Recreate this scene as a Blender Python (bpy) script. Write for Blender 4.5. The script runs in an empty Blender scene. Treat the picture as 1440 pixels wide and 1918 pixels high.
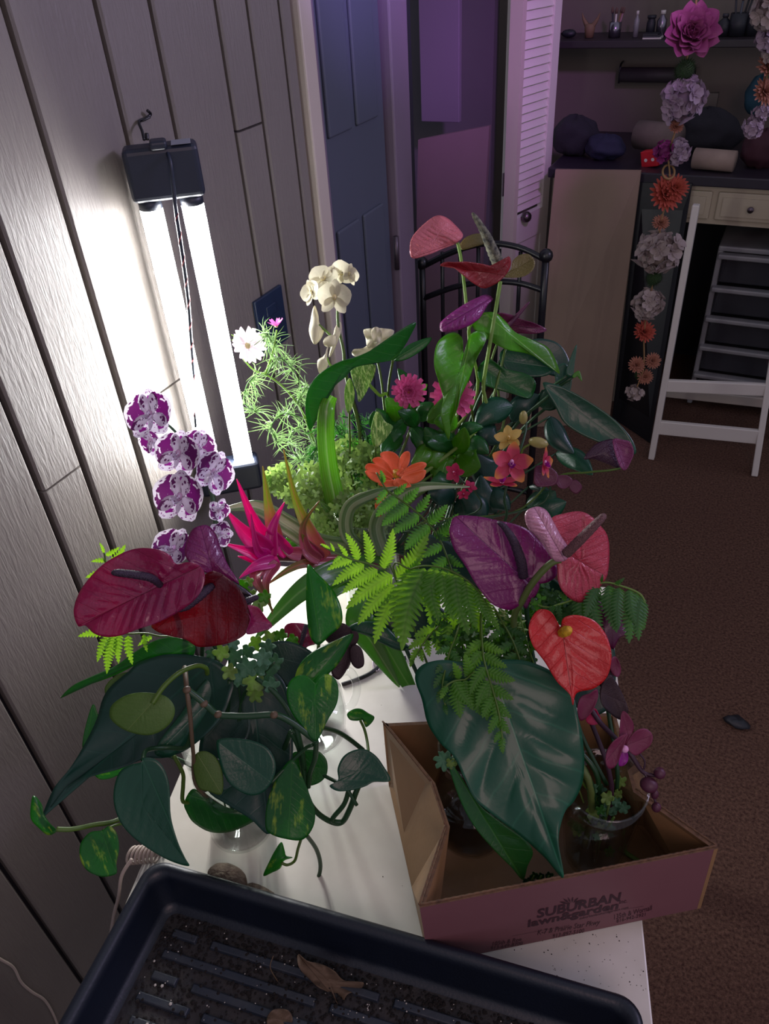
import bpy, bmesh, math, random
import numpy as np
from mathutils import Matrix, Vector
rnd = random.Random(7)
S = bpy.context.scene
# ------------------------------------------------------------------ camera
FOC = 1438.0
nrm = lambda v: np.asarray(v, float)/np.linalg.norm(v)
_dn = nrm([135, 1891, FOC]); _yd = np.array([880., -1157., FOC]); _yd = nrm(_yd-_yd.dot(_dn)*_dn)
_xd = np.cross(_yd, -_dn)
R3 = np.array([_xd, _yd, -_dn])             # camera (right, down, forward) -> world
CAM = np.array([0., 0., 1.68])
CX, CY, CZ = R3[:, 0], R3[:, 1], R3[:, 2]
cam = bpy.data.objects.new('camera', bpy.data.cameras.new('camera'))
S.collection.objects.link(cam); S.camera = cam
cam.matrix_world = Matrix([[CX[i], -CY[i], -CZ[i], CAM[i]] for i in range(3)]+[[0, 0, 0, 1]])
cam.data.sensor_fit = 'VERTICAL'; cam.data.sensor_height = 24.0; cam.data.lens = 24.0*FOC/1918.0
cam.data.clip_start = 0.02
# ------------------------------------------------------------------ world, lights, exposure
S.view_settings.view_transform = 'Standard'; S.view_settings.look = 'None'
S.view_settings.gamma = 1.0; S.view_settings.use_curve_mapping = False
S.view_settings.exposure = 0.0
w = bpy.data.worlds.new('room_air'); S.world = w; w.use_nodes = True
w.node_tree.nodes['Background'].inputs[0].default_value = (0.35, 0.355, 0.45, 1)
w.node_tree.nodes['Background'].inputs[1].default_value = .88
TUBE_POWER = 82.0
def area(name, loc, aim, size, power, col, spread=180, sy=None):
    l = bpy.data.lights.new(name, 'AREA'); l.energy = power; l.color = col; l.size = size
    if sy: l.shape = 'RECTANGLE'; l.size_y = sy
    l.spread = math.radians(spread)
    o = bpy.data.objects.new(name, l); S.collection.objects.link(o); o.location = loc
    o.rotation_euler = (Vector(aim)-Vector(loc)).to_track_quat('-Z', 'Y').to_euler(); return o
area('pink_fill_light', (0.9, -0.7, 2.35), (0.0, 0.6, 0.7), 0.9, 9.0, (1.0, 0.66, 0.66))  # unseen soft pink fill from behind the camera, no ceiling fitting
area('violet_lamp_glow', (0.15, 1.3, 2.2), (-0.9, 2.6, 1.45), 0.12, 1.8, (0.7, 0.28, 1.0), 42)
area('violet_lamp_door', (0.2, 0.9, 2.3), (-0.92, 1.75, 1.72), 0.05, 0.8, (0.5, 0.3, 1.0), 24)
area('violet_wall_fill', (1.6, 2.0, 2.3), (-0.9, 1.0, 1.7), 0.5, 7.0, (0.72, 0.62, 1.0), 80)  # unseen violet fill added to lift the tone of the plank wall
# ------------------------------------------------------------------ helpers
def lin(h):
    if isinstance(h, tuple): return h
    h = h.lstrip('#'); c = [int(h[i:i+2], 16)/255 for i in (0, 2, 4)]
    return tuple(((x+0.055)/1.055)**2.4 if x > 0.04045 else x/12.92 for x in c)
def P(x, y, t): return CAM + R3 @ np.array([(x-720)/FOC*t, (y-959)/FOC*t, t])
def ray(x, y): return R3 @ np.array([(x-720)/FOC, (y-959)/FOC, 1.])
def PZ(x, y, z): r = ray(x, y); return CAM + r*((z-CAM[2])/r[2])
def PX(x, y, v): r = ray(x, y); return CAM + r*((v-CAM[0])/r[0])
def PY(x, y, v): r = ray(x, y); return CAM + r*((v-CAM[1])/r[1])
def proj(p):
    c = R3.T @ (np.asarray(p)-CAM); return np.array([720+FOC*c[0]/c[2], 959+FOC*c[1]/c[2], c[2]])
WM = {}
def link(o, parent=None, M=None):
    S.collection.objects.link(o)
    if M is None: M = Matrix.Identity(4)
    if parent is not None:
        o.parent = parent; o.matrix_parent_inverse = WM[parent.name].inverted()
    o.matrix_basis = M; WM[o.name] = M.copy(); return o
def thing(name, label, cat, loc=(0, 0, 0), group=None, kind=None):
    o = bpy.data.objects.new(name, None); o.empty_display_size = .02
    link(o, None, Matrix.Translation(Vector([float(a) for a in loc])))
    tag(o, label, cat, group, kind); return o
def tag(o, label=None, cat=None, group=None, kind=None):
    if label: o['label'] = label
    if cat: o['category'] = cat
    if group: o['group'] = group
    if kind: o['kind'] = kind
    return o
def mesh(name, V, F, mat=None, uv=None, smooth=True):
    m = bpy.data.meshes.new(name); V = np.asarray(V, float)
    m.from_pydata(V.tolist(), [], [tuple(int(i) for i in f) for f in F])
    if uv is not None:
        l = m.uv_layers.new(name='UV'); idx = np.zeros(len(m.loops), int)
        m.loops.foreach_get('vertex_index', idx)
        l.data.foreach_set('uv', np.asarray(uv, float)[idx].ravel())
    if smooth: m.polygons.foreach_set('use_smooth', [True]*len(m.polygons))
    if mat: m.materials.append(mat)
    m.update(); return m
def put(name, m, parent=None, M=None, label=None):
    o = bpy.data.objects.new(name, m); link(o, parent, M)
    if label: o['label'] = label
    return o
def mo(name, V, F, mat, parent=None, uv=None, smooth=True, label=None):
    return put(name, mesh(name, V, F, mat, uv, smooth), parent, None, label)
def solid(o, th, off=0.0):
    md = o.modifiers.new('thickness', 'SOLIDIFY'); md.thickness = th; md.offset = off; return o
def bevel(o, w, seg=2):
    md = o.modifiers.new('bevel', 'BEVEL'); md.width = w; md.segments = seg; md.limit_method = 'ANGLE'; return o
class G:                                    # collects simple solids into one mesh
    def __init__(s): s.V = []; s.F = []
    def add(s, V, F):
        n = len(s.V); s.V += [tuple(map(float, v)) for v in V]; s.F += [tuple(i+n for i in f) for f in F]; return s
    def box(s, a, b, ax=None, o=(0, 0, 0)):  # a,b corners in frame ax (3 axes) at o
        ax = np.eye(3) if ax is None else np.array(ax); o = np.array(o, float)
        c = [(x, y, z) for z in (a[2], b[2]) for y in (a[1], b[1]) for x in (a[0], b[0])]
        V = [o+ax[0]*p[0]+ax[1]*p[1]+ax[2]*p[2] for p in c]
        return s.add(V, [(0, 2, 3, 1), (4, 5, 7, 6), (0, 1, 5, 4), (2, 6, 7, 3), (0, 4, 6, 2), (1, 3, 7, 5)])
    def hexa(s, b4, t4): return s.add(list(b4)+list(t4), [(3, 2, 1, 0), (4, 5, 6, 7), (0, 1, 5, 4), (1, 2, 6, 5), (2, 3, 7, 6), (3, 0, 4, 7)])
    def tube(s, pts, r, n=8): V, F, _ = tubev(pts, r, n); return s.add(V, F)
    def out(s, name, mat, parent=None, smooth=False, label=None): return mo(name, s.V, s.F, mat, parent, None, smooth, label)
def cat(pts, n=8, closed=False):
    p = np.array([np.asarray(q, float) for q in pts]); m = len(p); out = []
    if m < 3 and not closed: return np.array([p[0]+(p[1]-p[0])*k/n for k in range(n+1)])
    for i in range(m if closed else m-1):
        a, b, c, d = (p[(i-1) % m], p[i], p[(i+1) % m], p[(i+2) % m]) if closed else (p[max(i-1, 0)], p[i], p[i+1], p[min(i+2, m-1)])
        for k in range(n):
            t = k/n; out.append(.5*((2*b)+(c-a)*t+(2*a-5*b+4*c-d)*t*t+(3*b-a-3*c+d)*t**3))
    if not closed: out.append(p[-1])
    return np.array(out)
def w3(p): return p if isinstance(p, np.ndarray) else P(*p)
def tubev(pts, r, n=8, bump=0.0, bn=7, caps=True):
    p = np.array([np.asarray(q, float) for q in pts]); m = len(p)
    rr = np.interp(np.linspace(0, 1, m), np.linspace(0, 1, len(r)), r) if hasattr(r, '__len__') else np.full(m, r)
    T = np.gradient(p, axis=0); T /= (np.linalg.norm(T, axis=1)[:, None]+1e-12)
    a = np.cross(T[0], [0, 0, 1.]);
    if np.linalg.norm(a) < 1e-3: a = np.cross(T[0], [1., 0, 0])
    a = nrm(a); V = []; uv = []
    for i in range(m):
        a = a-a.dot(T[i])*T[i]; a = nrm(a); b = np.cross(T[i], a)
        for k in range(n):
            th = 2*math.pi*(k+.5*(i % 2)*(bump > 0))/n
            q = rr[i]*(1+bump*(1 if (i+k) % 2 else -1))
            V.append(p[i]+q*(math.cos(th)*a+math.sin(th)*b)); uv.append((i/m, k/n))
    F = [(i*n+k, i*n+(k+1) % n, (i+1)*n+(k+1) % n, (i+1)*n+k) for i in range(m-1) for k in range(n)]
    if caps: F += [tuple(range(n))[::-1], tuple((m-1)*n+k for k in range(n))]
    return V, F, uv
def tube(name, pts, r, mat, parent=None, n=8, sub=6, bump=0, label=None, smooth=True):
    q = cat([w3(p) for p in pts], sub); V, F, uv = tubev(q, r, n, bump)
    return mo(name, V, F, mat, parent, uv, smooth, label)
def lathe(prof, n=40, closed=False):        # prof [(r,z)]
    V = [(r*math.cos(2*math.pi*k/n), r*math.sin(2*math.pi*k/n), z) for r, z in prof for k in range(n)]
    m = len(prof); F = [(i*n+k, i*n+(k+1) % n, ((i+1) % m)*n+(k+1) % n, ((i+1) % m)*n+k) for i in range(m if closed else m-1) for k in range(n)]
    return V, F
def off(V, c): return [(v[0]+c[0], v[1]+c[1], v[2]+c[2]) for v in V]
# ------------------------------------------------------------------ leaves traced to their own distance
def patch(name, pts, t, mat, parent=None, B=None, T=None, O=None, g=(0, 0), cup=0., fold=0., ruf=(0, 5), vn=0, va=.0007, rings=9, sub=5, th=.0005, label=None, droop=0.):
    q = cat([np.array(p, float) for p in pts], sub, True); n = len(q)
    O = np.array(O if O is not None else np.mean(np.array(pts, float), 0)); B = np.array(B if B is not None else pts[0], float)
    T = np.array(T if T is not None else pts[len(pts)//2], float)
    ax = T-B; L = max(np.hypot(*ax), 1e-6); ax = ax/L; px = np.array([-ax[1], ax[0]]); sc = t/FOC
    V = []; UV = []
    rad = np.linalg.norm(q-O, axis=1).mean()
    for i in range(rings+1):
        s = i/rings
        for k in range(n if i else 1):
            p = O+(q[k]-O)*s; u = (p-B).dot(ax)/L; v = (p-B).dot(px)/L
            d = (g[0]*(p[0]-O[0])+g[1]*(p[1]-O[1]))*sc + cup*s*s*rad*sc + fold*abs(v)*L*sc + droop*max(u, 0)**2*L*sc
            d += ruf[0]*math.sin(ruf[1]*2*math.pi*k/n+i*.15)*s**3
            if vn: q_ = abs(math.sin(math.pi*vn*(u-.8*abs(v)+.05*math.sin(9*v+3*u)))); d -= va*.75*(q_**.6)*min(1, abs(v)*14)*(1-s**6)
            V.append(P(p[0], p[1], t+d)); UV.append((u, v))
    F = [(0, 1+k, 1+(k+1) % n) for k in range(n)]
    F += [(1+(i-1)*n+k, 1+i*n+k, 1+i*n+(k+1) % n, 1+(i-1)*n+(k+1) % n) for i in range(1, rings) for k in range(n)]
    o = mo(name, V, F, mat, parent, UV, True, label)
    if th: solid(o, th)
    return o
def strap(name, pts, wd, mat, parent=None, tilt=0., arch=0., nu=26, nv=6, th=.0005, label=None, lobes=0, twist=0., wav=0.):
    q = cat([np.array(p, float) for p in pts], max(2, int(nu/(len(pts)-1)))+1); m = len(q)
    ww = np.interp(np.linspace(0, 1, m), np.linspace(0, 1, len(wd)), wd)
    d2 = np.gradient(q[:, :2], axis=0); ln = np.linalg.norm(d2, axis=1)+1e-9; tn = d2/ln[:, None]
    Lg = ln.sum(); V = []; UV = []
    for i in range(m):
        u = i/(m-1); nx = np.array([-tn[i, 1], tn[i, 0]]); sc = q[i, 2]/FOC; W = ww[i]/2
        if lobes:
            f = (u*lobes) % 1.0; lf_ = math.sqrt(abs(math.sin(math.pi*f))); W *= (.18+.82*lf_ if u < .86 else .6)
        for j in range(nv+1):
            v = -1+2*j/nv; tt = tilt+twist*(u-.5)
            p = q[i, :2]+nx*v*W + (tn[i]*abs(v)*W*.55 if lobes else 0)
            V.append(P(p[0], p[1], q[i, 2]+(tt*v+arch*v*v-(.16*math.sin(math.pi*((u*lobes) % 1.0))*abs(v) if lobes else 0))*W*sc+wav*math.sin(u*19)*v*v))
            UV.append((u, v*W/Lg))
    F = [(i*(nv+1)+j, i*(nv+1)+j+1, (i+1)*(nv+1)+j+1, (i+1)*(nv+1)+j) for i in range(m-1) for j in range(nv)]
    o = mo(name, V, F, mat, parent, UV, True, label)
    if th: solid(o, th)
    return o
OV = [.05, .55, .85, 1, .98, .85, .62, .34, .02]
def ovate(name, x0, y0, x1, y1, wd, t0, t1, mat, parent, bend=.12, arch=.35, tilt=0., prof=OV, label=None, th=.0005, wav=0.):
    mx, my = (x0+x1)/2, (y0+y1)/2; dx, dy = x1-x0, y1-y0
    return strap(name, [(x0, y0, t0), (mx-dy*bend, my+dx*bend, (t0+t1)/2-.008), (x1, y1, t1)], [wd*a for a in prof], mat, parent, tilt, arch, 20, 6, th, label, wav=wav)
# ------------------------------------------------------------------ petals and whole flowers in their own frames
PC = {}
def petal(key, L, W, mat, prof=(.12, .55, .9, 1, .92, .6, .1), cup=.15, curl=0., nu=9, nv=6, notch=0.):
    if key in PC: return PC[key]
    V = []; UV = []
    for i in range(nu+1):
        u = i/nu; wv = np.interp(u, np.linspace(0, 1, len(prof)), prof)*W/2
        for j in range(nv+1):
            v = -1+2*j/nv
            y = L*u-(notch*L*(1-abs(v))**2*u**4)
            V.append((v*wv, y, cup*W*(v*v-.3)*math.sin(math.pi*min(u+.1, 1))+curl*L*u*u)); UV.append((u, v*.5))
    F = [(i*(nv+1)+j, i*(nv+1)+j+1, (i+1)*(nv+1)+j+1, (i+1)*(nv+1)+j) for i in range(nu) for j in range(nv)]
    PC[key] = mesh('petal', V, F, mat, UV); return PC[key]
def frame(c, f, up):
    f = nrm(f); up = np.asarray(up, float); up = nrm(up-up.dot(f)*f); r = np.cross(up, f)
    return Matrix([[r[i], up[i], f[i], c[i]] for i in range(3)]+[[0, 0, 0, 1]])
def fr_px(x, y, t, fx=0, fy=0, roll=0):
    return frame(P(x, y, t), -CZ+fx*CX+fy*CY, -CY*math.cos(math.radians(roll))+CX*math.sin(math.radians(roll)))
def Rz(a): return Matrix.Rotation(math.radians(a), 4, 'Z')
def Rx(a): return Matrix.Rotation(math.radians(a), 4, 'X')
def Tr(x, y, z): return Matrix.Translation((x, y, z))
def sphere(name, c, r, mat, parent=None, sc=(1, 1, 1), n=12, M=None, bump=0., label=None, seed=1):
    rg = random.Random(seed); V = []
    for i in range(n//2+1):
        for k in range(n):
            a = math.pi*i/(n//2); b = 2*math.pi*k/n; q = r*(1+bump*(rg.random()-.5))
            V.append((q*sc[0]*math.sin(a)*math.cos(b), q*sc[1]*math.sin(a)*math.sin(b), q*sc[2]*math.cos(a)))
    F = [(i*n+k, (i+1)*n+k, (i+1)*n+(k+1) % n, i*n+(k+1) % n) for i in range(n//2) for k in range(n)]
    if M is None: V = off(V, c); return mo(name, V, F, mat, parent, None, True, label)
    return put(name, mesh(name, V, F, mat), parent, M, label)
# ------------------------------------------------------------------ materials (all procedural)
MC = {}
def newmat(name):
    m = bpy.data.materials.new(name); m.use_nodes = True; nt = m.node_tree
    return m, nt, nt.nodes['Principled BSDF'], nt.nodes['Material Output']
def N(nt, ty, **kw):
    n = nt.nodes.new(ty)
    for k, v in kw.items():
        if k.startswith('i_'):
            k = k[2:]; n.inputs[int(k) if k.isdigit() else k].default_value = v
        else: setattr(n, k, v)
    return n
def mth(nt, op, a, b=None, clamp=False):
    n = nt.nodes.new('ShaderNodeMath'); n.operation = op; n.use_clamp = clamp
    for i, x in enumerate((a, b)):
        if x is None: continue
        if isinstance(x, (int, float)): n.inputs[i].default_value = x
        else: nt.links.new(x, n.inputs[i])
    return n.outputs[0]
def mixc(nt, f, a, b):
    n = nt.nodes.new('ShaderNodeMix'); n.data_type = 'RGBA'
    if isinstance(f, (int, float)): n.inputs[0].default_value = f
    else: nt.links.new(f, n.inputs[0])
    for i, x in ((6, a), (7, b)):
        if isinstance(x, tuple): n.inputs[i].default_value = (*x[:3], 1)
        else: nt.links.new(x, n.inputs[i])
    return n.outputs[2]
def simple(name, col, rough=.6, metal=0., var=.15, scale=20., bump=0., bscale=200., spec=.5, coat=0., col2=None, em=0.):
    if name in MC: return MC[name]
    m, nt, b, o = newmat(name); c = lin(col)
    c2 = lin(col2) if col2 else tuple(max(0, x*(1-var*1.6)) for x in c)
    tc = N(nt, 'ShaderNodeTexCoord'); nz = N(nt, 'ShaderNodeTexNoise', i_Scale=scale, i_Detail=6.0)
    nt.links.new(tc.outputs['Object'], nz.inputs['Vector'])
    f = mth(nt, 'MULTIPLY', mth(nt, 'SUBTRACT', nz.outputs[0], .35), 2.2, True)
    nt.links.new(mixc(nt, f, c, c2), b.inputs['Base Color'])
    b.inputs['Roughness'].default_value = rough; b.inputs['Metallic'].default_value = metal
    b.inputs['Specular IOR Level'].default_value = spec; b.inputs['Coat Weight'].default_value = coat
    if bump:
        nb = N(nt, 'ShaderNodeTexNoise', i_Scale=bscale, i_Detail=4.0); nt.links.new(tc.outputs['Object'], nb.inputs['Vector'])
        bp = N(nt, 'ShaderNodeBump', i_Strength=bump, i_Distance=.004); nt.links.new(nb.outputs[0], bp.inputs['Height'])
        nt.links.new(bp.outputs[0], b.inputs['Normal'])
    if em: b.inputs['Emission Color'].default_value = (*c, 1); b.inputs['Emission Strength'].default_value = em
    MC[name] = m; return m
def leafm(name, base, vein=None, edge=None, tip=None, n=9., vw=.01, var=None, vsc=6., vth=.62, rough=.35, trans=.3, coat=.0, par=0., bump=.35, tcol=None, spots=None, back=None):
    """Leaf / petal: midrib and lateral veins from the leaf's own u,v; blotches from noise; light passes through it."""
    if name in MC: return MC[name]
    m, nt, b, out = newmat(name); L = nt.links.new
    c = lin(base); vc = lin(vein) if vein else tuple(min(1, x*1.5+.01) for x in c)
    uv = N(nt, 'ShaderNodeUVMap'); sp = N(nt, 'ShaderNodeSeparateXYZ'); L(uv.outputs[0], sp.inputs[0])
    u, v = sp.outputs[0], sp.outputs[1]; av = mth(nt, 'ABSOLUTE', v)
    nz = N(nt, 'ShaderNodeTexNoise', i_Scale=vsc, i_Detail=5.0); L(uv.outputs[0], nz.inputs['Vector'])
    col = mixc(nt, mth(nt, 'MULTIPLY', nz.outputs[0], .55), c, tuple(x*.62 for x in c))
    if tip: col = mixc(nt, mth(nt, 'MULTIPLY', mth(nt, 'SUBTRACT', u, tip[1]), tip[2], True), col, lin(tip[0]))
    if var:
        if par: w = mth(nt, 'SINE', mth(nt, 'MULTIPLY', v, par)); f = mth(nt, 'MULTIPLY', mth(nt, 'ADD', w, .2), .6, True)
        else:
            mp = N(nt, 'ShaderNodeMapping'); mp.inputs['Scale'].default_value = (.6, 1.8, 1); mp.inputs['Location'].default_value = (3.3, 1.7, 0); L(uv.outputs[0], mp.inputs[0])
            n2 = N(nt, 'ShaderNodeTexNoise', i_Scale=vsc, i_Detail=4.0, i_Roughness=.6); L(mp.outputs[0], n2.inputs['Vector'])
            f = mth(nt, 'MULTIPLY', mth(nt, 'SUBTRACT', n2.outputs[0], vth), 14., True)
        col = mixc(nt, f, col, lin(var))
    if spots:
        n3 = N(nt, 'ShaderNodeTexVoronoi', i_Scale=spots[1]); L(uv.outputs[0], n3.inputs['Vector'])
        n4 = N(nt, 'ShaderNodeTexNoise', i_Scale=5.0, i_Detail=5.0); L(uv.outputs[0], n4.inputs['Vector'])
        cen = mth(nt, 'SUBTRACT', 1.12, mth(nt, 'ADD', mth(nt, 'MULTIPLY', mth(nt, 'ABSOLUTE', mth(nt, 'SUBTRACT', u, .6)), 2.1), mth(nt, 'MULTIPLY', av, 1.25)))
        f1 = mth(nt, 'MULTIPLY', mth(nt, 'SUBTRACT', mth(nt, 'ADD', cen, mth(nt, 'MULTIPLY', mth(nt, 'SUBTRACT', n4.outputs[0], .5), 2.2)), spots[2]), 18., True)
        f2 = mth(nt, 'MULTIPLY', mth(nt, 'SUBTRACT', .27, n3.outputs[0]), 22., True)
        col = mixc(nt, mth(nt, 'MAXIMUM', f1, f2), col, lin(spots[0]))
    jit = mth(nt, 'MULTIPLY', mth(nt, 'SUBTRACT', nz.outputs[0], .5), .06)
    la = mth(nt, 'FRACT', mth(nt, 'MULTIPLY', mth(nt, 'ADD', mth(nt, 'SUBTRACT', u, mth(nt, 'MULTIPLY', av, .8)), jit), n))
    lm = mth(nt, 'SUBTRACT', 1., mth(nt, 'DIVIDE', mth(nt, 'ABSOLUTE', mth(nt, 'SUBTRACT', la, .5)), .055), True)
    mm = mth(nt, 'SUBTRACT', 1., mth(nt, 'DIVIDE', av, vw), True)
    if par:
        lm = mth(nt, 'MULTIPLY', mth(nt, 'ADD', mth(nt, 'SINE', mth(nt, 'MULTIPLY', v, par*3)), .0), .5, True)
    vm = mth(nt, 'MAXIMUM', mth(nt, 'MULTIPLY', lm, .28), mth(nt, 'MULTIPLY', mm, .7))
    if n or par: col = mixc(nt, vm, col, vc)
    if back:
        gm = N(nt, 'ShaderNodeNewGeometry'); col = mixc(nt, gm.outputs['Backfacing'], col, lin(back))
    L(col, b.inputs['Base Color'])
    b.inputs['Roughness'].default_value = rough; b.inputs['Coat Weight'].default_value = coat; b.inputs['Coat Roughness'].default_value = .12
    if bump and n:
        bp = N(nt, 'ShaderNodeBump', i_Strength=bump, i_Distance=.0015)
        n5 = N(nt, 'ShaderNodeTexNoise', i_Scale=26.0, i_Detail=3.0); L(uv.outputs[0], n5.inputs['Vector'])
        L(mth(nt, 'SUBTRACT', mth(nt, 'MULTIPLY', n5.outputs[0], .8), vm), bp.inputs['Height']); L(bp.outputs[0], b.inputs['Normal'])
    if trans:
        tb = N(nt, 'ShaderNodeBsdfTranslucent'); ms = N(nt, 'ShaderNodeMixShader'); ms.inputs[0].default_value = trans
        if tcol: L(mixc(nt, .65, col, lin(tcol)), tb.inputs[0])
        else: L(col, tb.inputs[0])
        L(b.outputs[0], ms.inputs[1]); L(tb.outputs[0], ms.inputs[2]); L(ms.outputs[0], out.inputs[0])
    MC[name] = m; return m
def glassm(name, tint=(.985, .995, .99)):
    if name in MC: return MC[name]
    m, nt, b, out = newmat(name); nt.nodes.remove(b)
    t = N(nt, 'ShaderNodeBsdfTransparent'); t.inputs[0].default_value = (*tint, 1)
    g = N(nt, 'ShaderNodeBsdfGlossy'); g.inputs['Roughness'].default_value = .03
    f = N(nt, 'ShaderNodeFresnel'); gm = N(nt, 'ShaderNodeNewGeometry')
    nt.links.new(mth(nt, 'SUBTRACT', 1.5, mth(nt, 'MULTIPLY', gm.outputs['Backfacing'], .8333)), f.inputs['IOR']); ms = N(nt, 'ShaderNodeMixShader')
    nt.links.new(f.outputs[0], ms.inputs[0]); nt.links.new(t.outputs[0], ms.inputs[1]); nt.links.new(g.outputs[0], ms.inputs[2]); nt.links.new(ms.outputs[0], out.inputs[0])
    MC[name] = m; return m
def plankm():
    m, nt, b, o = newmat('painted_wood'); L = nt.links.new
    tc = N(nt, 'ShaderNodeTexCoord'); mp = N(nt, 'ShaderNodeMapping'); mp.inputs['Scale'].default_value = (60, 60, 8); L(tc.outputs['Object'], mp.inputs[0])
    nz = N(nt, 'ShaderNodeTexNoise', i_Scale=3.2, i_Detail=8.0, i_Roughness=.62, i_Distortion=.6); L(mp.outputs[0], nz.inputs['Vector'])
    n2 = N(nt, 'ShaderNodeTexNoise', i_Scale=3.0, i_Detail=3.0); L(tc.outputs['Object'], n2.inputs['Vector'])
    L(mixc(nt, n2.outputs[0], lin('#77716a'), lin('#5f5955')), b.inputs['Base Color'])
    bp = N(nt, 'ShaderNodeBump', i_Strength=.42, i_Distance=.004); L(nz.outputs[0], bp.inputs['Height']); L(bp.outputs[0], b.inputs['Normal'])
    b.inputs['Roughness'].default_value = .5; return m
def carpetm():
    m, nt, b, o = newmat('brown_carpet_pile'); L = nt.links.new
    tc = N(nt, 'ShaderNodeTexCoord'); nz = N(nt, 'ShaderNodeTexNoise', i_Scale=140., i_Detail=4.0, i_Roughness=.7); L(tc.outputs['Object'], nz.inputs['Vector'])
    n2 = N(nt, 'ShaderNodeTexNoise', i_Scale=4., i_Detail=4.0); L(tc.outputs['Object'], n2.inputs['Vector'])
    f = mth(nt, 'MULTIPLY', mth(nt, 'SUBTRACT', nz.outputs[0], .35), 2.5, True)
    c = mixc(nt, f, lin('#452f29'), lin('#947260')); c = mixc(nt, mth(nt, 'MULTIPLY', n2.outputs[0], .5), c, lin('#5c433c'))
    L(c, b.inputs['Base Color']); b.inputs['Roughness'].default_value = .95; b.inputs['Specular IOR Level'].default_value = .1
    bp = N(nt, 'ShaderNodeBump', i_Strength=.9, i_Distance=.01); L(nz.outputs[0], bp.inputs['Height']); L(bp.outputs[0], b.inputs['Normal']); return m
PLANK = plankm(); CARPET = carpetm(); GLASS = glassm('clear_glass'); WATER = glassm('water', (.95, .98, .96))
CREAM = simple('cream_paint', '#b3a68f', .5, scale=4, var=.05); WHITE = simple('white_paint', '#d6cfc8', .4, scale=5, var=.04)
LAV = simple('pale_wall_paint', '#5f5466', .7, scale=3, var=.05); NAVYD = simple('slate_door_paint', '#4a4f5c', .45, scale=3, var=.06)
TRIM = simple('taupe_trim', '#b0a59a', .45, scale=4, var=.05); MAUVE = simple('mauve_trim', '#6f6070', .5, scale=4, var=.06)
DARK = simple('dark_paint', '#23242c', .5, scale=4); BLK = simple('black_metal', '#14141a', .35, scale=9, spec=.5)
TRAYM = simple('black_plastic', '#0c1422', .42, scale=14, var=.2, bump=.08, bscale=300)
TRAYF = simple('dusty_black_plastic', '#1d1c1f', .7, scale=60, var=.0, col2='#2e2824', bump=.3); RIBM = simple('dusty_rib', '#1c2430', .5, scale=30, var=0, col2='#34363a', bump=.1)
TABLE = simple('white_laminate', '#d9d5ca', .32, scale=9, var=0., col2='#bdb8aa', spec=.5)
CARD = simple('kraft_cardboard', '#94714d', .55, scale=14, var=.12, bump=.1, bscale=120); CARDO = simple('mauve_printed_cardboard', '#754a50', .6, scale=8, var=.08)
CARDE = simple('cardboard_edge', '#6b4c34', .8, scale=200, var=.4); INK = simple('dark_red_ink', '#36101f', .6, scale=60, var=.2)
STEM = leafm('green_stem', '#4c6a1c', n=0, trans=.1, rough=.45); DSTEM = leafm('dark_green_stem', '#1f4524', n=0, trans=.1, rough=.4)
BSTEM = leafm('brown_stem', '#5c4a34', n=0, trans=0, rough=.6); PSTEM = leafm('purple_stem', '#36182a', n=0, trans=0, rough=.5)
# leaves
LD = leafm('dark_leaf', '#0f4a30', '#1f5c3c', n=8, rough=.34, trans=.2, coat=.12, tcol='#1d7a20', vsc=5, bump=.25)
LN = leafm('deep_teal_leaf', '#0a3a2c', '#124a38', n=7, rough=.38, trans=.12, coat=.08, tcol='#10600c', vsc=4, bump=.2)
LG = leafm('green_leaf', '#22662a', '#468838', n=9, rough=.32, trans=.42, coat=.15, tcol='#4a9a10', vsc=5)
LB = leafm('bright_leaf', '#4d8a1c', '#7fae3a', n=9, rough=.35, trans=.45, coat=.1, tcol='#8ad010', vsc=5)
LU = leafm('leaf_underside', '#55742e', '#86945a', n=10, rough=.5, trans=.3, tcol='#6a9a20', vsc=4)
PV = leafm('variegated_pothos_leaf', '#1c6426', '#3f8030', n=10, var='#9ab038', vsc=2.6, vth=.585, rough=.3, trans=.5, coat=.3, tcol='#6ac814')
SY = leafm('pale_veined_leaf', '#5d8a3a', '#d6dfa0', n=8, vw=.02, var='#bccf86', vsc=7, vth=.5, rough=.5, trans=.4, tcol='#a8d050')
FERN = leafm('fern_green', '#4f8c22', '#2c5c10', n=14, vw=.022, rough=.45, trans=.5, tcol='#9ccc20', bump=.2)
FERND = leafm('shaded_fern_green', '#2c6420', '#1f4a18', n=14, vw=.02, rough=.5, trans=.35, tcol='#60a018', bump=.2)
STRP = leafm('strap_leaf', '#3f7a1e', '#8fa868', par=260., rough=.3, trans=.4, coat=.2, tcol='#7ac010')
STRW = leafm('striped_strap_leaf', '#668a54', '#b8c4a4', var='#a8b490', par=90., rough=.28, trans=.25, coat=.3)
LIME = leafm('lime_small_leaf', '#7c9a4c', '#5a7a38', n=5, rough=.5, trans=.4, tcol='#b4d86c'); NEED = leafm('feathery_green', '#648a54', n=0, rough=.5, trans=.35, tcol='#a4cc7c')
FRIL = leafm('sage_lobed_leaf', '#4f7f5e', '#7fa688', n=6, rough=.55, trans=.3, tcol='#70b060')
LDB = leafm('huge_dark_leaf', '#0a5236', '#2f7a58', n=4.5, vw=.007, rough=.4, trans=.2, coat=.18, tcol='#1d7a20', vsc=5, bump=.2)
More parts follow.
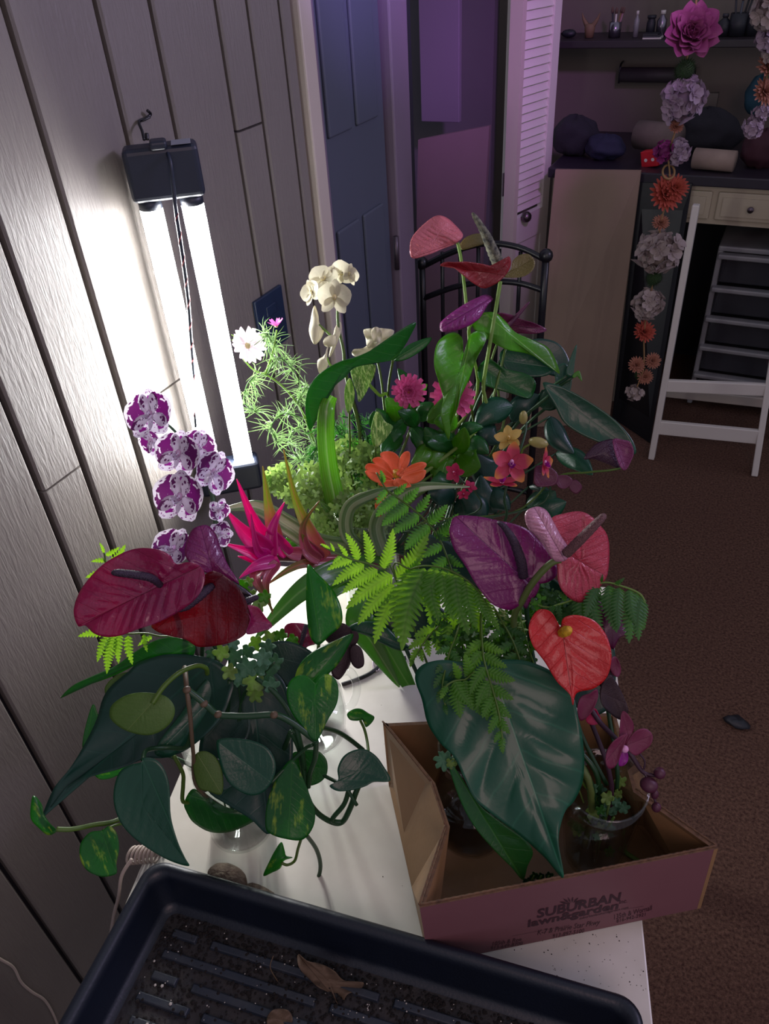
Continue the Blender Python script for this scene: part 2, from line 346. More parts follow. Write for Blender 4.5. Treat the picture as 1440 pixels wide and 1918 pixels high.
# blooms
def anth(nm, c, v, **k): return leafm(nm, c, v, n=k.pop('n', 5), vw=.006, rough=k.pop('rough', .22), coat=k.pop('coat', .75), trans=k.pop('trans', .22), bump=.9, **k)
AM = anth('maroon_spathe', '#94205a', '#640c3a', tcol='#d01868', trans=.36); AP = anth('plum_spathe', '#80246a', '#5a1450', coat=.5, tcol='#b02880', trans=.35)
AR = anth('dark_red_spathe', '#701024', '#4a0a16', coat=.4, trans=.35, tcol='#d01830', tip=('#30061c', .05, -3)); RP = anth('violet_spathe', '#7a1060', '#5a0a46', coat=.3, rough=.35, tcol='#a01060')
RC = anth('coral_spathe', '#b83a50', '#8a2038', coat=.35, rough=.35, tcol='#e04050'); RK = anth('pale_pink_fold', '#cf93aa', '#a05a80', n=14, coat=.4, rough=.35)
RR = anth('scarlet_spathe', '#cc1c1c', '#9c0c10', coat=.3, rough=.35, tcol='#f02818'); TP = anth('dusty_pink_spathe', '#c9707a', '#9a4450', n=9, coat=.2, rough=.4, tcol='#e08070')
TR_ = anth('brick_red_spathe', '#93222c', '#b0443a', n=8, coat=.3, rough=.4, tcol='#d03a20'); TO = anth('olive_lobe', '#6f6428', '#a99a4a', n=8, coat=.1, rough=.5)
TV = anth('purple_folded_spathe', '#8a2878', '#5f1252', n=10, coat=.35, rough=.4, tcol='#b03090'); TW = anth('wine_spathe', '#6a1448', '#40082c', coat=.2, rough=.45)
CAL = anth('dark_calla', '#3c1030', '#5a1440', coat=.2, rough=.4); CAL2 = anth('bright_calla_fold', '#7a1a58', '#50103c', coat=.2, rough=.4)
SPX = simple('dark_spadix', '#1c0a1c', .45, scale=900, col2='#402a44', bump=.5, bscale=900); SPB = simple('brown_spadix', '#4a2e30', .6, scale=900, col2='#8a6060', bump=.6, bscale=900)
SPG = simple('flecked_spadix', '#20201c', .7, scale=160, var=0, col2='#8c8c70', bump=.6, bscale=700); YEL = simple('yellow_spadix', '#d9a820', .5, scale=300, var=.3, bump=.4, bscale=900)
WO = leafm('white_petal', '#d9d3b8', '#e8e4cc', n=14, rough=.5, trans=.35, bump=.15); HQ = leafm('harlequin_petal', '#e2dae6', '#d8cede', n=0, rough=.45, trans=.3, spots=('#5a0c54', 5.5, .42), bump=0)
HQL = leafm('harlequin_sepal', '#d8cfe0', '#d8cede', n=0, rough=.45, trans=.3, spots=('#741270', 6.5, .8), bump=0); LIP = leafm('orchid_lip', '#e0d6ea', '#cc99aa', n=0, rough=.45, trans=.3, tip=('#f0e6f2', .5, 4), spots=('#6d0f58', 4., .95), bump=0)
YELC = simple('cream_column', '#e6d79a', .5, scale=80); MAG = leafm('magenta_bract', '#cc0a86', '#ee3aa8', par=200., rough=.35, trans=.35, coat=.2, tcol='#ff10a0', tip=('#a33a20', .9, 6))
MAGG = leafm('green_tipped_bract', '#c81a68', '#c84a60', par=200., rough=.35, trans=.35, coat=.2, tip=('#8aa020', .38, 4), tcol='#b0c020')
MAGR = leafm('rosy_bract', '#a8405a', '#c86a60', par=180., rough=.35, trans=.3, coat=.3, tip=('#6f7a20', .45, 3))
ORG = leafm('orange_petal', '#ee7440', '#d8562c', n=10, rough=.5, trans=.25, tcol='#ff8040'); ZP = leafm('pink_zinnia_petal', '#c85288', '#a03a6c', n=8, rough=.5, trans=.14, tcol='#f050a0')
OP = leafm('orange_orchid_petal', '#c03a5a', '#b02050', n=12, rough=.45, trans=.3, tip=('#d08a30', .62, 3.2), tcol='#e04060'); OY = leafm('yellow_orchid_petal', '#d8b860', '#c05a60', n=6, rough=.45, trans=.3)
OL = leafm('purple_lip', '#9a1a90', '#c050b0', n=0, rough=.4, trans=.3); PNK = leafm('pink_small_petal', '#c0285c', '#a01848', n=6, rough=.45, trans=.3)
DOR = leafm('dark_orchid_petal', '#7a2248', '#511030', n=10, rough=.45, trans=.25, tcol='#a03060'); BKO = leafm('blackish_petal', '#2a0a1a', '#3a1020', n=6, rough=.45, trans=.2, tcol='#701830')
COS = leafm('cosmos_petal', '#eae2e6', '#e2c6d8', n=0, par=22., rough=.5, trans=.35, tip=('#c860a0', .85, 3)); COP = leafm('cosmos_pink', '#d050a0', '#e090c8', n=0, par=20., rough=.5, trans=.35)
SIL = dict(peony=leafm('silk_peony', '#9a4a74', '#7a3058', n=6, rough=.7, trans=.2), cream=leafm('silk_cream', '#a89894', '#988880', n=4, rough=.7, trans=.2), lilac=leafm('silk_lilac', '#a892a4', '#8e788c', n=4, rough=.7, trans=.2),
    orange=leafm('silk_orange', '#b04a38', '#903428', n=4, rough=.7, trans=.2), peach=leafm('silk_peach', '#a86e58', '#905848', n=4, rough=.7, trans=.2), mag=leafm('silk_magenta', '#84206a', '#60104c', n=4, rough=.7, trans=.2))
MOSS = simple('green_moss', '#26401a', .9, scale=90, var=.3, bump=.8, bscale=400); SOIL = simple('potting_soil', '#1f1815', .95, scale=120, var=.35, bump=.9, bscale=500)
# ================================================================== THE SETTING
fl = G().box((-3.2, -1.2, -.03), (3.2, 4.2, 0)).out('floor', CARPET); tag(fl, 'brown carpet', None, None, 'structure')
XW = -.90
wl = G().box((XW-.10, -1.2, 0), (XW-.016, 1.47, 2.5)).out('wall_left', DARK); tag(wl, 'painted plank wall', None, None, 'structure')
gy = [-.75, -.52, -.34, -.20, -.06, .08, .286, .415, .605, .692, .806, .962, 1.074, 1.235, 1.325, 1.427, 1.47]
joint = {8: 1.034, 10: 1.057, 13: 1.405, 5: .7}
for i in range(len(gy)-1):
    a, b = gy[i]+.0045, gy[i+1]-.0045
    for z0, z1 in ([(0, joint[i]-.002), (joint[i]+.002, 2.5)] if i in joint else [(0, 2.5)]):
        h = .0035; V = []; x1 = XW; x0 = XW-.015
        for z in (z0, z1): V += [(x0, a, z), (x0, b, z), (x1-h, b, z), (x1, b-h, z), (x1, a+h, z), (x1-h, a, z)]
        F = [(5, 4, 3, 2, 1, 0), (6, 7, 8, 9, 10, 11)]+[(k, (k+1) % 6, (k+1) % 6+6, k+6) for k in range(6)]
        mo('plank', V, F, PLANK, wl, smooth=False)
t1 = G().box((XW-.02, 1.474, 0), (XW+.012, 1.522, 2.5)).out('trim_1', TRIM); tag(t1, 'door casing beside the planks', None, None, 'structure'); bevel(t1, .004)
t2 = G().box((XW-.02, 1.524, 0), (XW-.002, 1.552, 2.5)).out('trim_2', MAUVE); tag(t2, 'inner stop of the door casing', None, None, 'structure'); bevel(t2, .003)
d1 = G().box((XW-.05, 1.553, .01), (XW-.022, 1.875, 2.45)).out('door_1', NAVYD); tag(d1, 'slate painted panel door', None, None, 'structure')
for (a, b, z0, z1) in ((1.59, 1.70, 1.32, 2.3), (1.725, 1.835, 1.32, 2.3), (1.59, 1.70, .2, 1.12), (1.725, 1.835, .2, 1.12)):
    pn = G().box((XW-.024, a, z0), (XW-.014, b, z1)).out('door_panel', NAVYD, d1); bevel(pn, .008, 3)
hg = G(); hg.tube([np.array([XW-.008, 1.883, z]) for z in (.93, 1.02)], .007); hg.out('hinge', simple('worn_metal', '#5a5058', .4, .7), d1, True)
t3 = G().box((XW-.05, 1.89, 0), (XW, 1.99, 2.5)).out('trim_3', MAUVE); tag(t3, 'far casing of the slate door', None, None, 'structure'); bevel(t3, .005)
wc = G().box((XW-.4, 2.0, 0), (XW-.02, 2.05, 2.5)).out('wall_side', DARK); tag(wc, None, None, None, 'structure')
wb = G().box((-3.0, 2.92, 0), (-1.0, 2.97, 2.5)).out('wall_closet', simple('closet_paint', '#4a454c', .7, scale=3)); tag(wb, None, None, None, 'structure')
wk = G().box((-1.4, 3.62, 0), (3.2, 3.7, 2.7)).out('wall_back', simple('back_wall_paint', '#756a62', .7, scale=3, var=.05)); tag(wk, 'dim wall behind the counter', None, None, 'structure')
# tall pale panel seen in the closet, and the board leaning below it
a = PY(793, 100, 2.75); b = PY(862, 100, 2.75); zb = PY(830, 228, 2.75)[2]
o = G().box((a[0]-.01, 2.74, zb), (b[0], 2.765, 2.3)).out('hanging_panel', LAV); tag(o, 'tall pale lilac panel hanging in the dark closet', 'panel'); bevel(o, .003)
tl, tr = PY(783, 262, 2.35), PY(916, 236, 2.55)
q = [np.array([tl[0], 2.20, 0]), np.array([tr[0], 2.42, 0]), tr, tl]; nn = np.array([.0, .02, 0])
o = G().hexa(q, [p+nn for p in q]).out('leaning_board', simple('mauve_board', '#5c454e', .7, scale=5, var=.08)); tag(o, 'dusty mauve board leaning below the lilac closet panel', 'board')
# louvred bifold door
ld = thing('louvred_door', 'white bifold closet door with slatted upper panel and small round knob', 'door', (-.88, 2.4, 0))
dv = nrm([.28, .96, 0]); A = PX(948, 250, -.93); A[2] = 0
def solve_s(px):
    lo, hi = 0, 1.5
    for _ in range(50):
        m = (lo+hi)/2
        if proj(A+dv*m+np.array([0, 0, 1.1]))[0] < px: lo = m
        else: hi = m
    return m
Wd = solve_s(1034); print('door end', A+dv*Wd, Wd); pn = np.array([dv[1], -dv[0], 0]); ax = [dv, pn, np.array([0, 0, 1.])]
zl = 1.02
for _z in np.linspace(.5, 1.4, 91):
    if proj(A+dv*Wd*.5+np.array([0, 0, _z]))[1] > 388: zl = _z
G().box((0, -.012, .04), (.045, .012, 2.3), ax, A).out('stile', WHITE, ld); G().box((Wd-.045, -.012, .04), (Wd, .012, 2.3), ax, A).out('stile', WHITE, ld)
G().box((.045, -.012, zl-.12), (Wd-.045, .012, zl-.02), ax, A).out('rail', WHITE, ld); G().box((.045, -.012, .04), (Wd-.045, .012, .16), ax, A).out('rail', WHITE, ld)
bevel(G().box((.045, -.008, .16), (Wd-.045, .006, zl-.12), ax, A).out('lower_panel', WHITE, ld), .004)
c0 = math.cos(1.22); s0 = math.sin(1.22)
sl = None
for k in range(42):
    z = zl+.012+k*.0285
    ax2 = [dv, pn*c0+np.array([0, 0, 1])*s0*-1, pn*s0+np.array([0, 0, 1])*c0]
    if sl is None: sl = G().box((.045, -.014, -.003), (Wd-.045, .014, .003), ax2, (0, 0, 0)).out('slat', WHITE, ld); m0 = sl.data; sl.matrix_basis = Tr(*(A+np.array([0, 0, z])))
    else: put('slat', m0, ld, Tr(*(A+np.array([0, 0, z]))))
kn = A+dv*solve_s(982)+pn*.03
for _z in np.linspace(.5, 1.4, 181):
    if proj([kn[0], kn[1], _z])[1] > 404: kn[2] = _z
KM = simple('pewter', '#6d6066', .3, .9); sphere('knob', kn, .021, KM, ld, n=14); G().tube([kn-pn*.02, kn], .006).out('knob_stem', KM, ld, True)
# the second leaf of the bifold seen nearly edge on, with the hinge between them
l2 = thing('folded_door_leaf', 'plain pale edge of the second bifold leaf, hinged beside the slatted one', 'door', A)
G().box((-.004, -.07, .04), (.018, -.022, 2.3), [dv, -pn, np.array([0, 0, 1.])], A-pn*.0-dv*.03).out('leaf', TRIM, l2)
hz = PX(932, 352, A[0])[2]
for s in (-1, 1): G().box((-.034+s*.0, .013+.0*s, hz-.04+.0), (-.012 if s < 0 else .02, .018, hz+.04), [dv, pn, np.array([0, 0, 1.])], A+dv*(.0 if s < 0 else .014)).out('hinge_leaf', KM, l2)
# ------------------------------------------------------------------ counter, drawers, shelf
ct = G().box((-.80, 2.985, .905), (3.0, 3.62, .94)).out('countertop', simple('dark_counter', '#2b2530', .35, scale=12)); tag(ct, 'dark worktop running along the back wall', 'countertop'); bevel(ct, .004)
cb = thing('drawer_cabinet', 'cream drawer cabinet under the dark worktop, open kneehole below', 'cabinet', (-.2, 3.0, 0))
z0, z1 = .775, .905
G().box((-.42, 3.01, z0), (1.5, 3.6, z1)).out('apron', CREAM, cb)
for k, (xa, xb) in enumerate(((-.385, -.215), (-.195, .03), (.05, .3), (.32, .6))):
    dr = G().box((xa, 2.998, z0+.018), (xb, 3.012, z1-.018)).out('drawer', CREAM, cb); bevel(dr, .004)
    G().box((xa+.018, 2.993, z0+.034), (xb-.018, 3.0, z1-.034)).out('drawer_panel', CREAM, dr)
    if k > 0:
        c = np.array([(xa+xb)/2+.02*0, 2.985, (z0+z1)/2]); g = G(); V, F = lathe([(.001, .014), (.010, .012), (.011, .006), (.005, .0), (.005, -.008)], 14)
        g.add([(c[0]+v[0], c[1]-v[2], c[2]+v[1]) for v in V], F); g.out('knob', KM, dr, True)
G().box((-.79, 3.03, 0), (-.43, 3.6, .9)).out('side_cupboard', CREAM, cb); G().box((.62, 3.03, 0), (1.5, 3.6, .775)).out('side_cupboard', CREAM, cb)
bk = G().box((-.43, 3.58, 0), (.62, 3.6, .775)).out('back_panel', DARK, cb)
sh = G().box((-1.0, 3.36, 1.275), (3.0, 3.62, 1.30)).out('wall_shelf', simple('dark_shelf', '#2a2228', .5, scale=6)); tag(sh, 'dark shelf fixed along the back wall above the counter', 'shelf'); bevel(sh, .003)
# boards leaning on the counter
def lboard(nm, lab, tlp, trp, blp, brp, yt, mat, th=.014):
    tl, tr, bl, br = PY(*tlp, yt), PY(*trp, yt), PZ(*blp, .002), PZ(*brp, .002)
    n = np.array([0, th, 0]); b = [bl, br, br+n, bl+n]; t = [tl, tr, tr+n, tl+n]
    o = G().hexa(b, t).out(nm, mat); tag(o, lab, 'board'); return o
lboard('leaning_board', 'tall plain beige board leaning against the counter beside the slatted door', (1040, 318), (1200, 320), (990, 800), (1140, 794), 2.945, simple('beige_board', '#8f7866', .75, scale=5, var=.1, bump=.05))
lboard('leaning_board', 'tall black board leaning against the counter behind the flower garland', (1198, 342), (1296, 344), (1146, 782), (1217, 830), 2.975, simple('black_board', '#0b0d14', .4, scale=5))
# plastic drawer tower
PL = simple('frosted_plastic', '#8c8a8c', .35, scale=8, var=.05, spec=.6); PLD = simple('smoky_plastic', '#46464c', .3, scale=10, var=.3); PLD.node_tree.nodes['Principled BSDF'].inputs['Alpha'].default_value = .6
dt = thing('drawer_tower', 'frosted plastic drawer tower standing in the kneehole under the counter', 'drawer tower', (.03, 3.15, 0))
X0, X1, yf = -.165, .26, 3.07; zz = [.66, .535, .415, .295, .175, .04]
for x in (X0, X1-.02): bevel(G().box((x, yf+.01, .02), (x+.02, yf+.36, .67)).out('side', PL, dt), .005)
bevel(G().box((X0, yf+.005, .66), (X1, yf+.36, .68)).out('top', PL, dt), .006)
for k in range(5):
    dr = bevel(G().box((X0+.022, yf, zz[k+1]+.012), (X1-.022, yf+.34, zz[k]-.012)).out('drawer', PLD, dt), .006)
    bevel(G().box((X0+.005, yf-.018, zz[k]-.022), (X1-.005, yf+.02, zz[k]-.004)).out('drawer_lip', PL, dr), .005)
sphere('craft_supply', (.13, yf+.06, .24), .04, simple('pink_yarn', '#a0506a', .9), None, n=12); o = bpy.context.scene.objects['craft_supply']; tag(o, 'round pink bundle showing through a drawer of the plastic tower', 'craft supply')
# white folding stand
st = thing('white_stand', 'white wooden folding stand in front of the counter kneehole', 'stand', (-.05, 2.7, 0))
def bar(nm, p, q, w, d, mat, par, up=None):
    p, q = np.array(p, float), np.array(q, float); z = nrm(q-p); x = nrm(np.cross(np.array([0, 1., 0]) if up is None else np.array(up), z)); y = np.cross(z, x)
    return bevel(G().box((-w/2, -d/2, 0), (w/2, d/2, np.linalg.norm(q-p)), [x, y, z], p).out(nm, mat, par), min(w, d)*.15)
L0 = PZ(1220, 858, .0); L1 = PY(1304, 383, L0[1]+.05); Q0 = PZ(1413, 890, 0); Q1 = PY(1452, 640, Q0[1]+.10); Q2 = Q0+(Q1-Q0)*2.0
bar('leg', L0, L1, .022, .03, WHITE, st); bar('leg', Q0, Q2, .022, .03, WHITE, st)
def lerp_z(p, q, z): return p+(q-p)*((z-p[2])/(q[2]-p[2]))
for z, w in ((.305, .045), (.135, .055)): bar('rung', lerp_z(L0, L1, z)+np.array([0, .0, 0]), lerp_z(Q0, Q2, z+.01), .018, w, WHITE, st, (0, 0, 1))
RL0 = L0+np.array([-.02, .28, 0]); RL1 = L1+np.array([0, .03, -.05]); RQ0 = Q0+np.array([.05, .28, 0]); RQ1 = Q2+np.array([0, .03, -.05])
bar('rear_rung', lerp_z(RL0, RL1, .16), lerp_z(RQ0, RQ1, .16), .018, .04, TRIM, st, (0, 0, 1)); bar('rear_leg', RQ0, RQ1, .02, .026, TRIM, st); bar('rear_leg', RL0, RL1, .018, .02, DARK, st)
# black arched iron frame
ir = thing('iron_headboard', 'black iron arched frame with upright bars behind the tall anthuriums', 'metal frame', (-.7, 2.1, 0))
yi = 2.12
def ip(x, y): return PY(x, y, yi)
pl, pr = ip(790, 500), ip(1022, 487); 
tube('post', [np.array([pr[0], yi, 0]), np.array([pr[0], yi, pr[2]])], .011, BLK, ir); tube('post', [np.array([pl[0], yi, 0]), np.array([pl[0], yi, pl[2]])], .011, BLK, ir)
sphere('finial', pr+np.array([0, 0, .012]), .02, BLK, ir); sphere('finial', pl+np.array([0, 0, .012]), .02, BLK, ir)
for arr in ([(790, 500), (850, 471), (910, 456), (970, 463), (1022, 487)], [(790, 560), (850, 538), (910, 528), (970, 530), (1020, 545)]): tube('arch_rail', [ip(*p) for p in arr], .009, BLK, ir)
for k, x in enumerate((828, 862, 896, 935, 975)):
    p = ip(x, 463+abs(x-905)*.12); tube('bar', [np.array([p[0], yi, .1]), p], .006, BLK, ir, n=6)
tube('bottom_rail', [np.array([pl[0], yi, .1]), np.array([pr[0], yi, .1])], .009, BLK, ir)
# ------------------------------------------------------------------ things on the shelf and the counter
zs = 1.301
def onshelf(px): p = PY(px, 70, 3.45); return np.array([p[0], 3.45, zs])
def onctr(px, y=3.2): return np.array([PY(px, 290, y)[0], y, .941])
MET = simple('steel_cup', '#8a8490', .25, .9); GRY = simple('grey_plastic', '#3c3a44', .5)
def bottle(nm, lab, c, r, h, mat, cap, grp=None, neck=.4):
    t = thing(nm, lab, 'bottle', c, grp)
    V, F = lathe([(0, 0), (r, 0), (r, h*.62), (r*neck, h*.78), (r*neck, h*.86), (0, h*.86)], 18); mo('body', off(V, c), F, mat, t)
    V, F = lathe([(0, 0), (r*neck*1.25, 0), (r*neck*1.25, h*.14), (0, h*.14)], 14); mo('cap', off(V, (c[0], c[1], c[2]+h*.84)), F, cap, t); return t
def cup(nm, lab, c, r, h, mat, n, cols):
    t = thing(nm, lab, 'cup', c); V, F = lathe([(0, 0), (r, 0), (r*1.05, h), (r*.95, h), (r*.9, .004), (0, .004)], 20); mo('cup_wall', off(V, c), F, mat, t)
    for k in range(n):
        a = k*2.4; e = np.array([r*.8*math.cos(a), r*.5*math.sin(a), 0]); b = thing('paint_brush', '%s brush standing in the %s' % (cols[k % len(cols)][0], nm.replace('_', ' ')), 'brush', c+e*.3, 'brushes in cups on the shelf')
        p0, p1 = c+e*.4+np.array([0, 0, .006]), c+e*1.3+np.array([0, 0, h*1.55]); tube('brush_handle', [p0, p1], .0035, cols[k % len(cols)][1], b, n=6, sub=2)
        tube('bristles', [p1, p1+nrm(p1-p0)*.02], [.005, .006, .002], simple('bristle', '#6a5048', .9), b, n=6, sub=3)
    return t
PKP = simple('pink_handle', '#a07080', .5)
cup('steel_cup', 'shiny steel cup of brushes near the slatted door', onshelf(1150), .022, .05, MET, 4, [('pink', PKP), ('dark grey', GRY), ('pale', WHITE), ('tan', CARD)])
cup('dark_cup', 'dark cup of tall brushes behind the magenta peony', onshelf(1378), .03, .07, DARK, 4, [('black', DARK), ('grey', GRY), ('navy', NAVYD), ('iron dark', BLK)])
bottle('pump_bottle', 'small clear dropper bottle beside the steel cup', onshelf(1189), .010, .085, PL, WHITE); bottle('glass_bottle', 'clear glass bottle with bright cap next to the dark jar', onshelf(1236), .018, .085, MET, WHITE)
bottle('dark_jar', 'squat dark jar beside the clear glass bottle', onshelf(1216), .016, .07, DARK, DARK, None, .8); bottle('tall_dark_bottle', 'tall dark bottle at the shelf end by the slatted door', onshelf(1040), .014, .095, DARK, GRY)
bottle('dark_bottle', 'dark bottle between the peony and the dark cup of brushes', onshelf(1352), .022, .07, DARK, GRY)
bottle('dark_bottle', 'dark narrow bottle past the dark cup of brushes', onshelf(1404), .02, .10, DARK, GRY)
g = G(); c = onshelf(1225)
for k in range(3): o = G().box((c[0]-.03, 3.38, zs+.0+k*.006), (c[0]+.035-k*.006, 3.44, zs+.005+k*.006)).out('booklet', (WHITE, GRY, DARK)[k]); tag(o, ('white booklet lying lowest in the small stack on the shelf', 'grey booklet in the middle of the small stack on the shelf', 'dark booklet topping the small stack on the shelf')[k], 'booklet', 'booklets on the shelf')
c = onshelf(1103); pt = thing('cat_ear_ornament', 'small tan pot with two pointed ears on the shelf', 'ornament', c)
V, F = lathe([(0, 0), (.016, 0), (.02, .03), (.018, .045), (.0, .045)], 16); TAN = simple('tan_clay', '#7a6048', .7); mo('pot', off(V, c), F, TAN, pt)
for s in (-1, 1): tube('ear', [c+np.array([s*.012, 0, .04]), c+np.array([s*.026, 0, .06]), c+np.array([s*.034, 0, .08])], [.010, .006, .001], TAN, pt, n=6)
o = sphere('dark_bundle', onshelf(1065)+np.array([0, 0, .014]), .025, DARK, None, (1.2, .8, .55), 14, bump=.2); tag(o, 'low dark bundle beside the cat eared pot', 'bundle')
# rolled paper holder on the wall
a, b = PY(1163, 140, 3.56), PY(1300, 146, 3.56); ph = thing('paper_roll_holder', 'dark roll on a holder fixed to the wall under the shelf', 'paper roll', a)
tube('roll', [a+np.array([0, 0, 0]), np.array([b[0], b[1], a[2]])], .027, simple('dark_roll', '#3a3336', .6), ph, n=16, sub=1); tube('bracket', [a+np.array([-.006, .045, .04]), a+np.array([-.006, 0, .03]), a+np.array([-.006, 0, -.03])], .004, BLK, ph)
# counter clutter
def heap(nm, lab, cat_, c, r, sc, mat, seed, bump=.35): o = sphere(nm, c+np.array([0, 0, r*sc[2]*.9]), r, mat, None, sc, 22, None, bump, None, seed); tag(o, lab, cat_); md = o.modifiers.new('s', 'SUBSURF'); md.levels = 1; md.render_levels = 1; return o
CLO = simple('charcoal_cloth', '#1d1b24', .9, scale=30, bump=.4); NVB = simple('navy_cloth', '#1c1d38', .8, scale=30, bump=.5)
heap('dark_cloth_heap', 'heap of charcoal cloth on the counter by the slatted door', 'cloth', onctr(1075), .075, (1.2, 1, .95), CLO, 3); heap('navy_cloth_heap', 'rumpled navy heap on the counter beside the charcoal cloth', 'cloth', onctr(1132, 3.15), .06, (1.3, 1, .75), NVB, 4)
heap('black_bag', 'slumped black bag on the counter behind the garland', 'bag', onctr(1310, 3.3), .10, (1.4, .9, .8), CLO, 6); heap('dark_red_bag', 'dark red bag on the counter below the second garland', 'bag', onctr(1425, 3.15), .07, (1.0, .9, .9), simple('dark_red_cloth', '#3c1422', .8), 8)
heap('teal_cloth', 'teal cloth bundle against the wall behind the garlands', 'cloth', onctr(1396, 3.4)+np.array([0, 0, .12]), .055, (.8, .7, 1.2), simple('teal_cloth', '#0f3a4a', .8), 9)
def rollo(nm, lab, a, b, r, mat, hole=True):
    t = thing(nm, lab, 'roll', (a+b)/2); tube('roll_body', [a, b], r, mat, t, n=20, sub=1)
    tube('roll_core', [a-nrm(b-a)*.001, a-nrm(b-a)*.0005], r*.35, DARK, t, n=12, sub=1); return t
c = onctr(1335, 3.06)+np.array([0, 0, .035]); rollo('white_roll', 'cream cylinder lying on the counter beside the garland', c+np.array([-.06, .01, 0]), c+np.array([.075, -.01, 0]), .034, simple('cream_roll', '#9a8478', .7))
c = onctr(1225, 3.2)+np.array([0, 0, .052]); rollo('beige_roll', 'fat beige roll on the counter behind the red box', c+np.array([-.07, .03, .02]), c+np.array([.08, -.03, .02]), .05, simple('beige_roll', '#6d5d58', .8))
c = onctr(1290, 3.45)+np.array([0, 0, .0]); o = G().box((c[0]-.05, 3.43, .941), (c[0]+.07, 3.46, 1.12)).out('pale_card', simple('pale_card', '#5f564f', .7)); tag(o, 'pale card standing against the wall behind the garland', 'card')
a = P(1226, 278, 2.1); a = PY(1222, 281, 3.08); rb = thing('red_box', 'small red box with two white dots beside the magenta silk bloom', 'box', a)
fx = [nrm([1, -.25, .2]), nrm([.25, 1, 0]), nrm([-.2, -.05, 1])]; a = np.array([a[0], a[1], .965])
bevel(G().box((-.03, -.02, -.024), (.03, .02, .03), fx, a).out('carton', simple('red_card', '#c01828', .5), rb), .002)
for s in (-.012, .014): V, F = lathe([(0, .0205), (.006, .0205), (.006, .019)], 12); G().add([a+fx[0]*(v[0]+s)+fx[2]*v[1]-fx[1]*v[2] for v in V], F).out('white_dot', WHITE, rb)
# ================================================================== TABLE
ZT = .75
TC = PZ(1213, 1820, ZT); TL = nrm(PZ(1152, 1222, ZT)-TC); TBW = np.array([TL[1], -TL[0], 0])
TFAR = (PZ(1148, 1100, ZT)-TC).dot(TL)
tb = thing('work_table', 'white laminate table under the flower arrangements and the black tray', 'table', (-.3, .5, 0))
o = G().box((-.615, -.38, -.028), (0, TFAR, 0), [TBW, TL, np.array([0, 0, 1.])], TC).out('tabletop', TABLE, tb); bevel(o, .002)
for a, b in ((-.57, -.33), (-.04, -.33), (-.57, TFAR-.05), (-.04, TFAR-.05)): G().box((a-.018, b-.018, -ZT), (a+.018, b+.018, -.028), [TBW, TL, np.array([0, 0, 1.])], TC).out('leg', WHITE, tb)
rg = random.Random(5); g = G(); V, F = lathe([(0, .0006), (.0012, .0004), (.0014, 0)], 6)
for k in range(170):
    x, y = rg.uniform(700, 1215), rg.uniform(1290, 1900)
    if k < 120: x, y = rg.uniform(930, 1210), rg.uniform(1740, 1900)
    c = PZ(x, y, ZT+.0001); s = rg.choice((.2, .25, .3, .5)); u = (c-TC).dot(TBW)
    if -.6 < u < -.003: g.add([(c[0]+v[0]*s, c[1]+v[1]*s, c[2]+v[2]) for v in V], F)
tag(g.out('soil_specks', SOIL), 'tiny specks of soil scattered on the white table', 'soil', None, 'stuff')
# ------------------------------------------------------------------ seed tray
ZR = .812; e1 = nrm(PZ(1195, 1880, ZR)-PZ(290, 1615, ZR)); e1[2] = 0; e2 = np.array([e1[1], -e1[0], 0]); O0 = PZ(283, 1606, ZR); LT = np.linalg.norm(PZ(1205, 1884, ZR)-O0); DT = .285
tr_ = thing('seed_tray', 'black plastic seed tray with ribbed soil-dusted floor, nearest the camera', 'tray', O0+e1*LT/2+e2*DT/2-np.array([0, 0, ZR-ZT]))
def rrect(inset, z, r, n=7):
    out = []; x0, x1, y0, y1 = inset, LT-inset, inset, DT-inset
    for cx, cy, a0 in ((x1-r, y1-r, 0), (x0+r, y1-r, 90), (x0+r, y0+r, 180), (x1-r, y0+r, 270)):
        for k in range(n+1):
            a = math.radians(a0+90*k/n); u, v = cx+r*math.cos(a), cy+r*math.sin(a); p = O0+e1*u+e2*v; out.append((p[0], p[1], z))
    return out
prof = [(0, ZR-.011, .024), (-.001, ZR-.003, .025), (.002, ZR, .024), (.007, ZR+.0005, .02), (.012, ZR-.003, .018), (.0145, ZR-.012, .017), (.020, ZT+.014, .016), (.024, ZT+.0085, .014), (.030, ZT+.0065, .012)]
rngs = [rrect(*p) for p in prof]; n = len(rngs[0]); V = sum(rngs, []); F = [(i*n+k, i*n+(k+1) % n, (i+1)*n+(k+1) % n, (i+1)*n+k) for i in range(len(rngs)-1) for k in range(n)]
mo('tray_wall', V, F, TRAYM, tr_); mo('tray_floor', rngs[-1], [tuple(range(n))], TRAYF, tr_, smooth=False)
ou = [rrect(0, ZR-.011, .024), rrect(.006, ZR-.012, .02), rrect(.018, ZT+.001, .014)]; V = sum(ou, []); F = [(i*n+k, (i+1)*n+k, (i+1)*n+(k+1) % n, i*n+(k+1) % n) for i in range(2) for k in range(n)]+[tuple(range(2*n, 3*n))]
mo('tray_shell', V, F, TRAYM, tr_)
def rib(u0, u1, v, wd=.011, h=.0045):
    ax = [e1, e2, np.array([0, 0, 1.])]; o = np.array([O0[0], O0[1], ZT+.0065]); a, b = v-wd/2, v+wd/2; s = .0018
    B4 = [o+e1*x+e2*y for x, y in ((u0, a), (u1, a), (u1, b), (u0, b))]; T4 = [o+e1*x+e2*y+np.array([0, 0, h]) for x, y in ((u0+s, a+s), (u1-s, a+s), (u1-s, b-s), (u0+s, b-s))]
    bevel(G().hexa(B4, T4).out('rib', RIBM, tr_), .0008, 1)
v = .052; k = 0
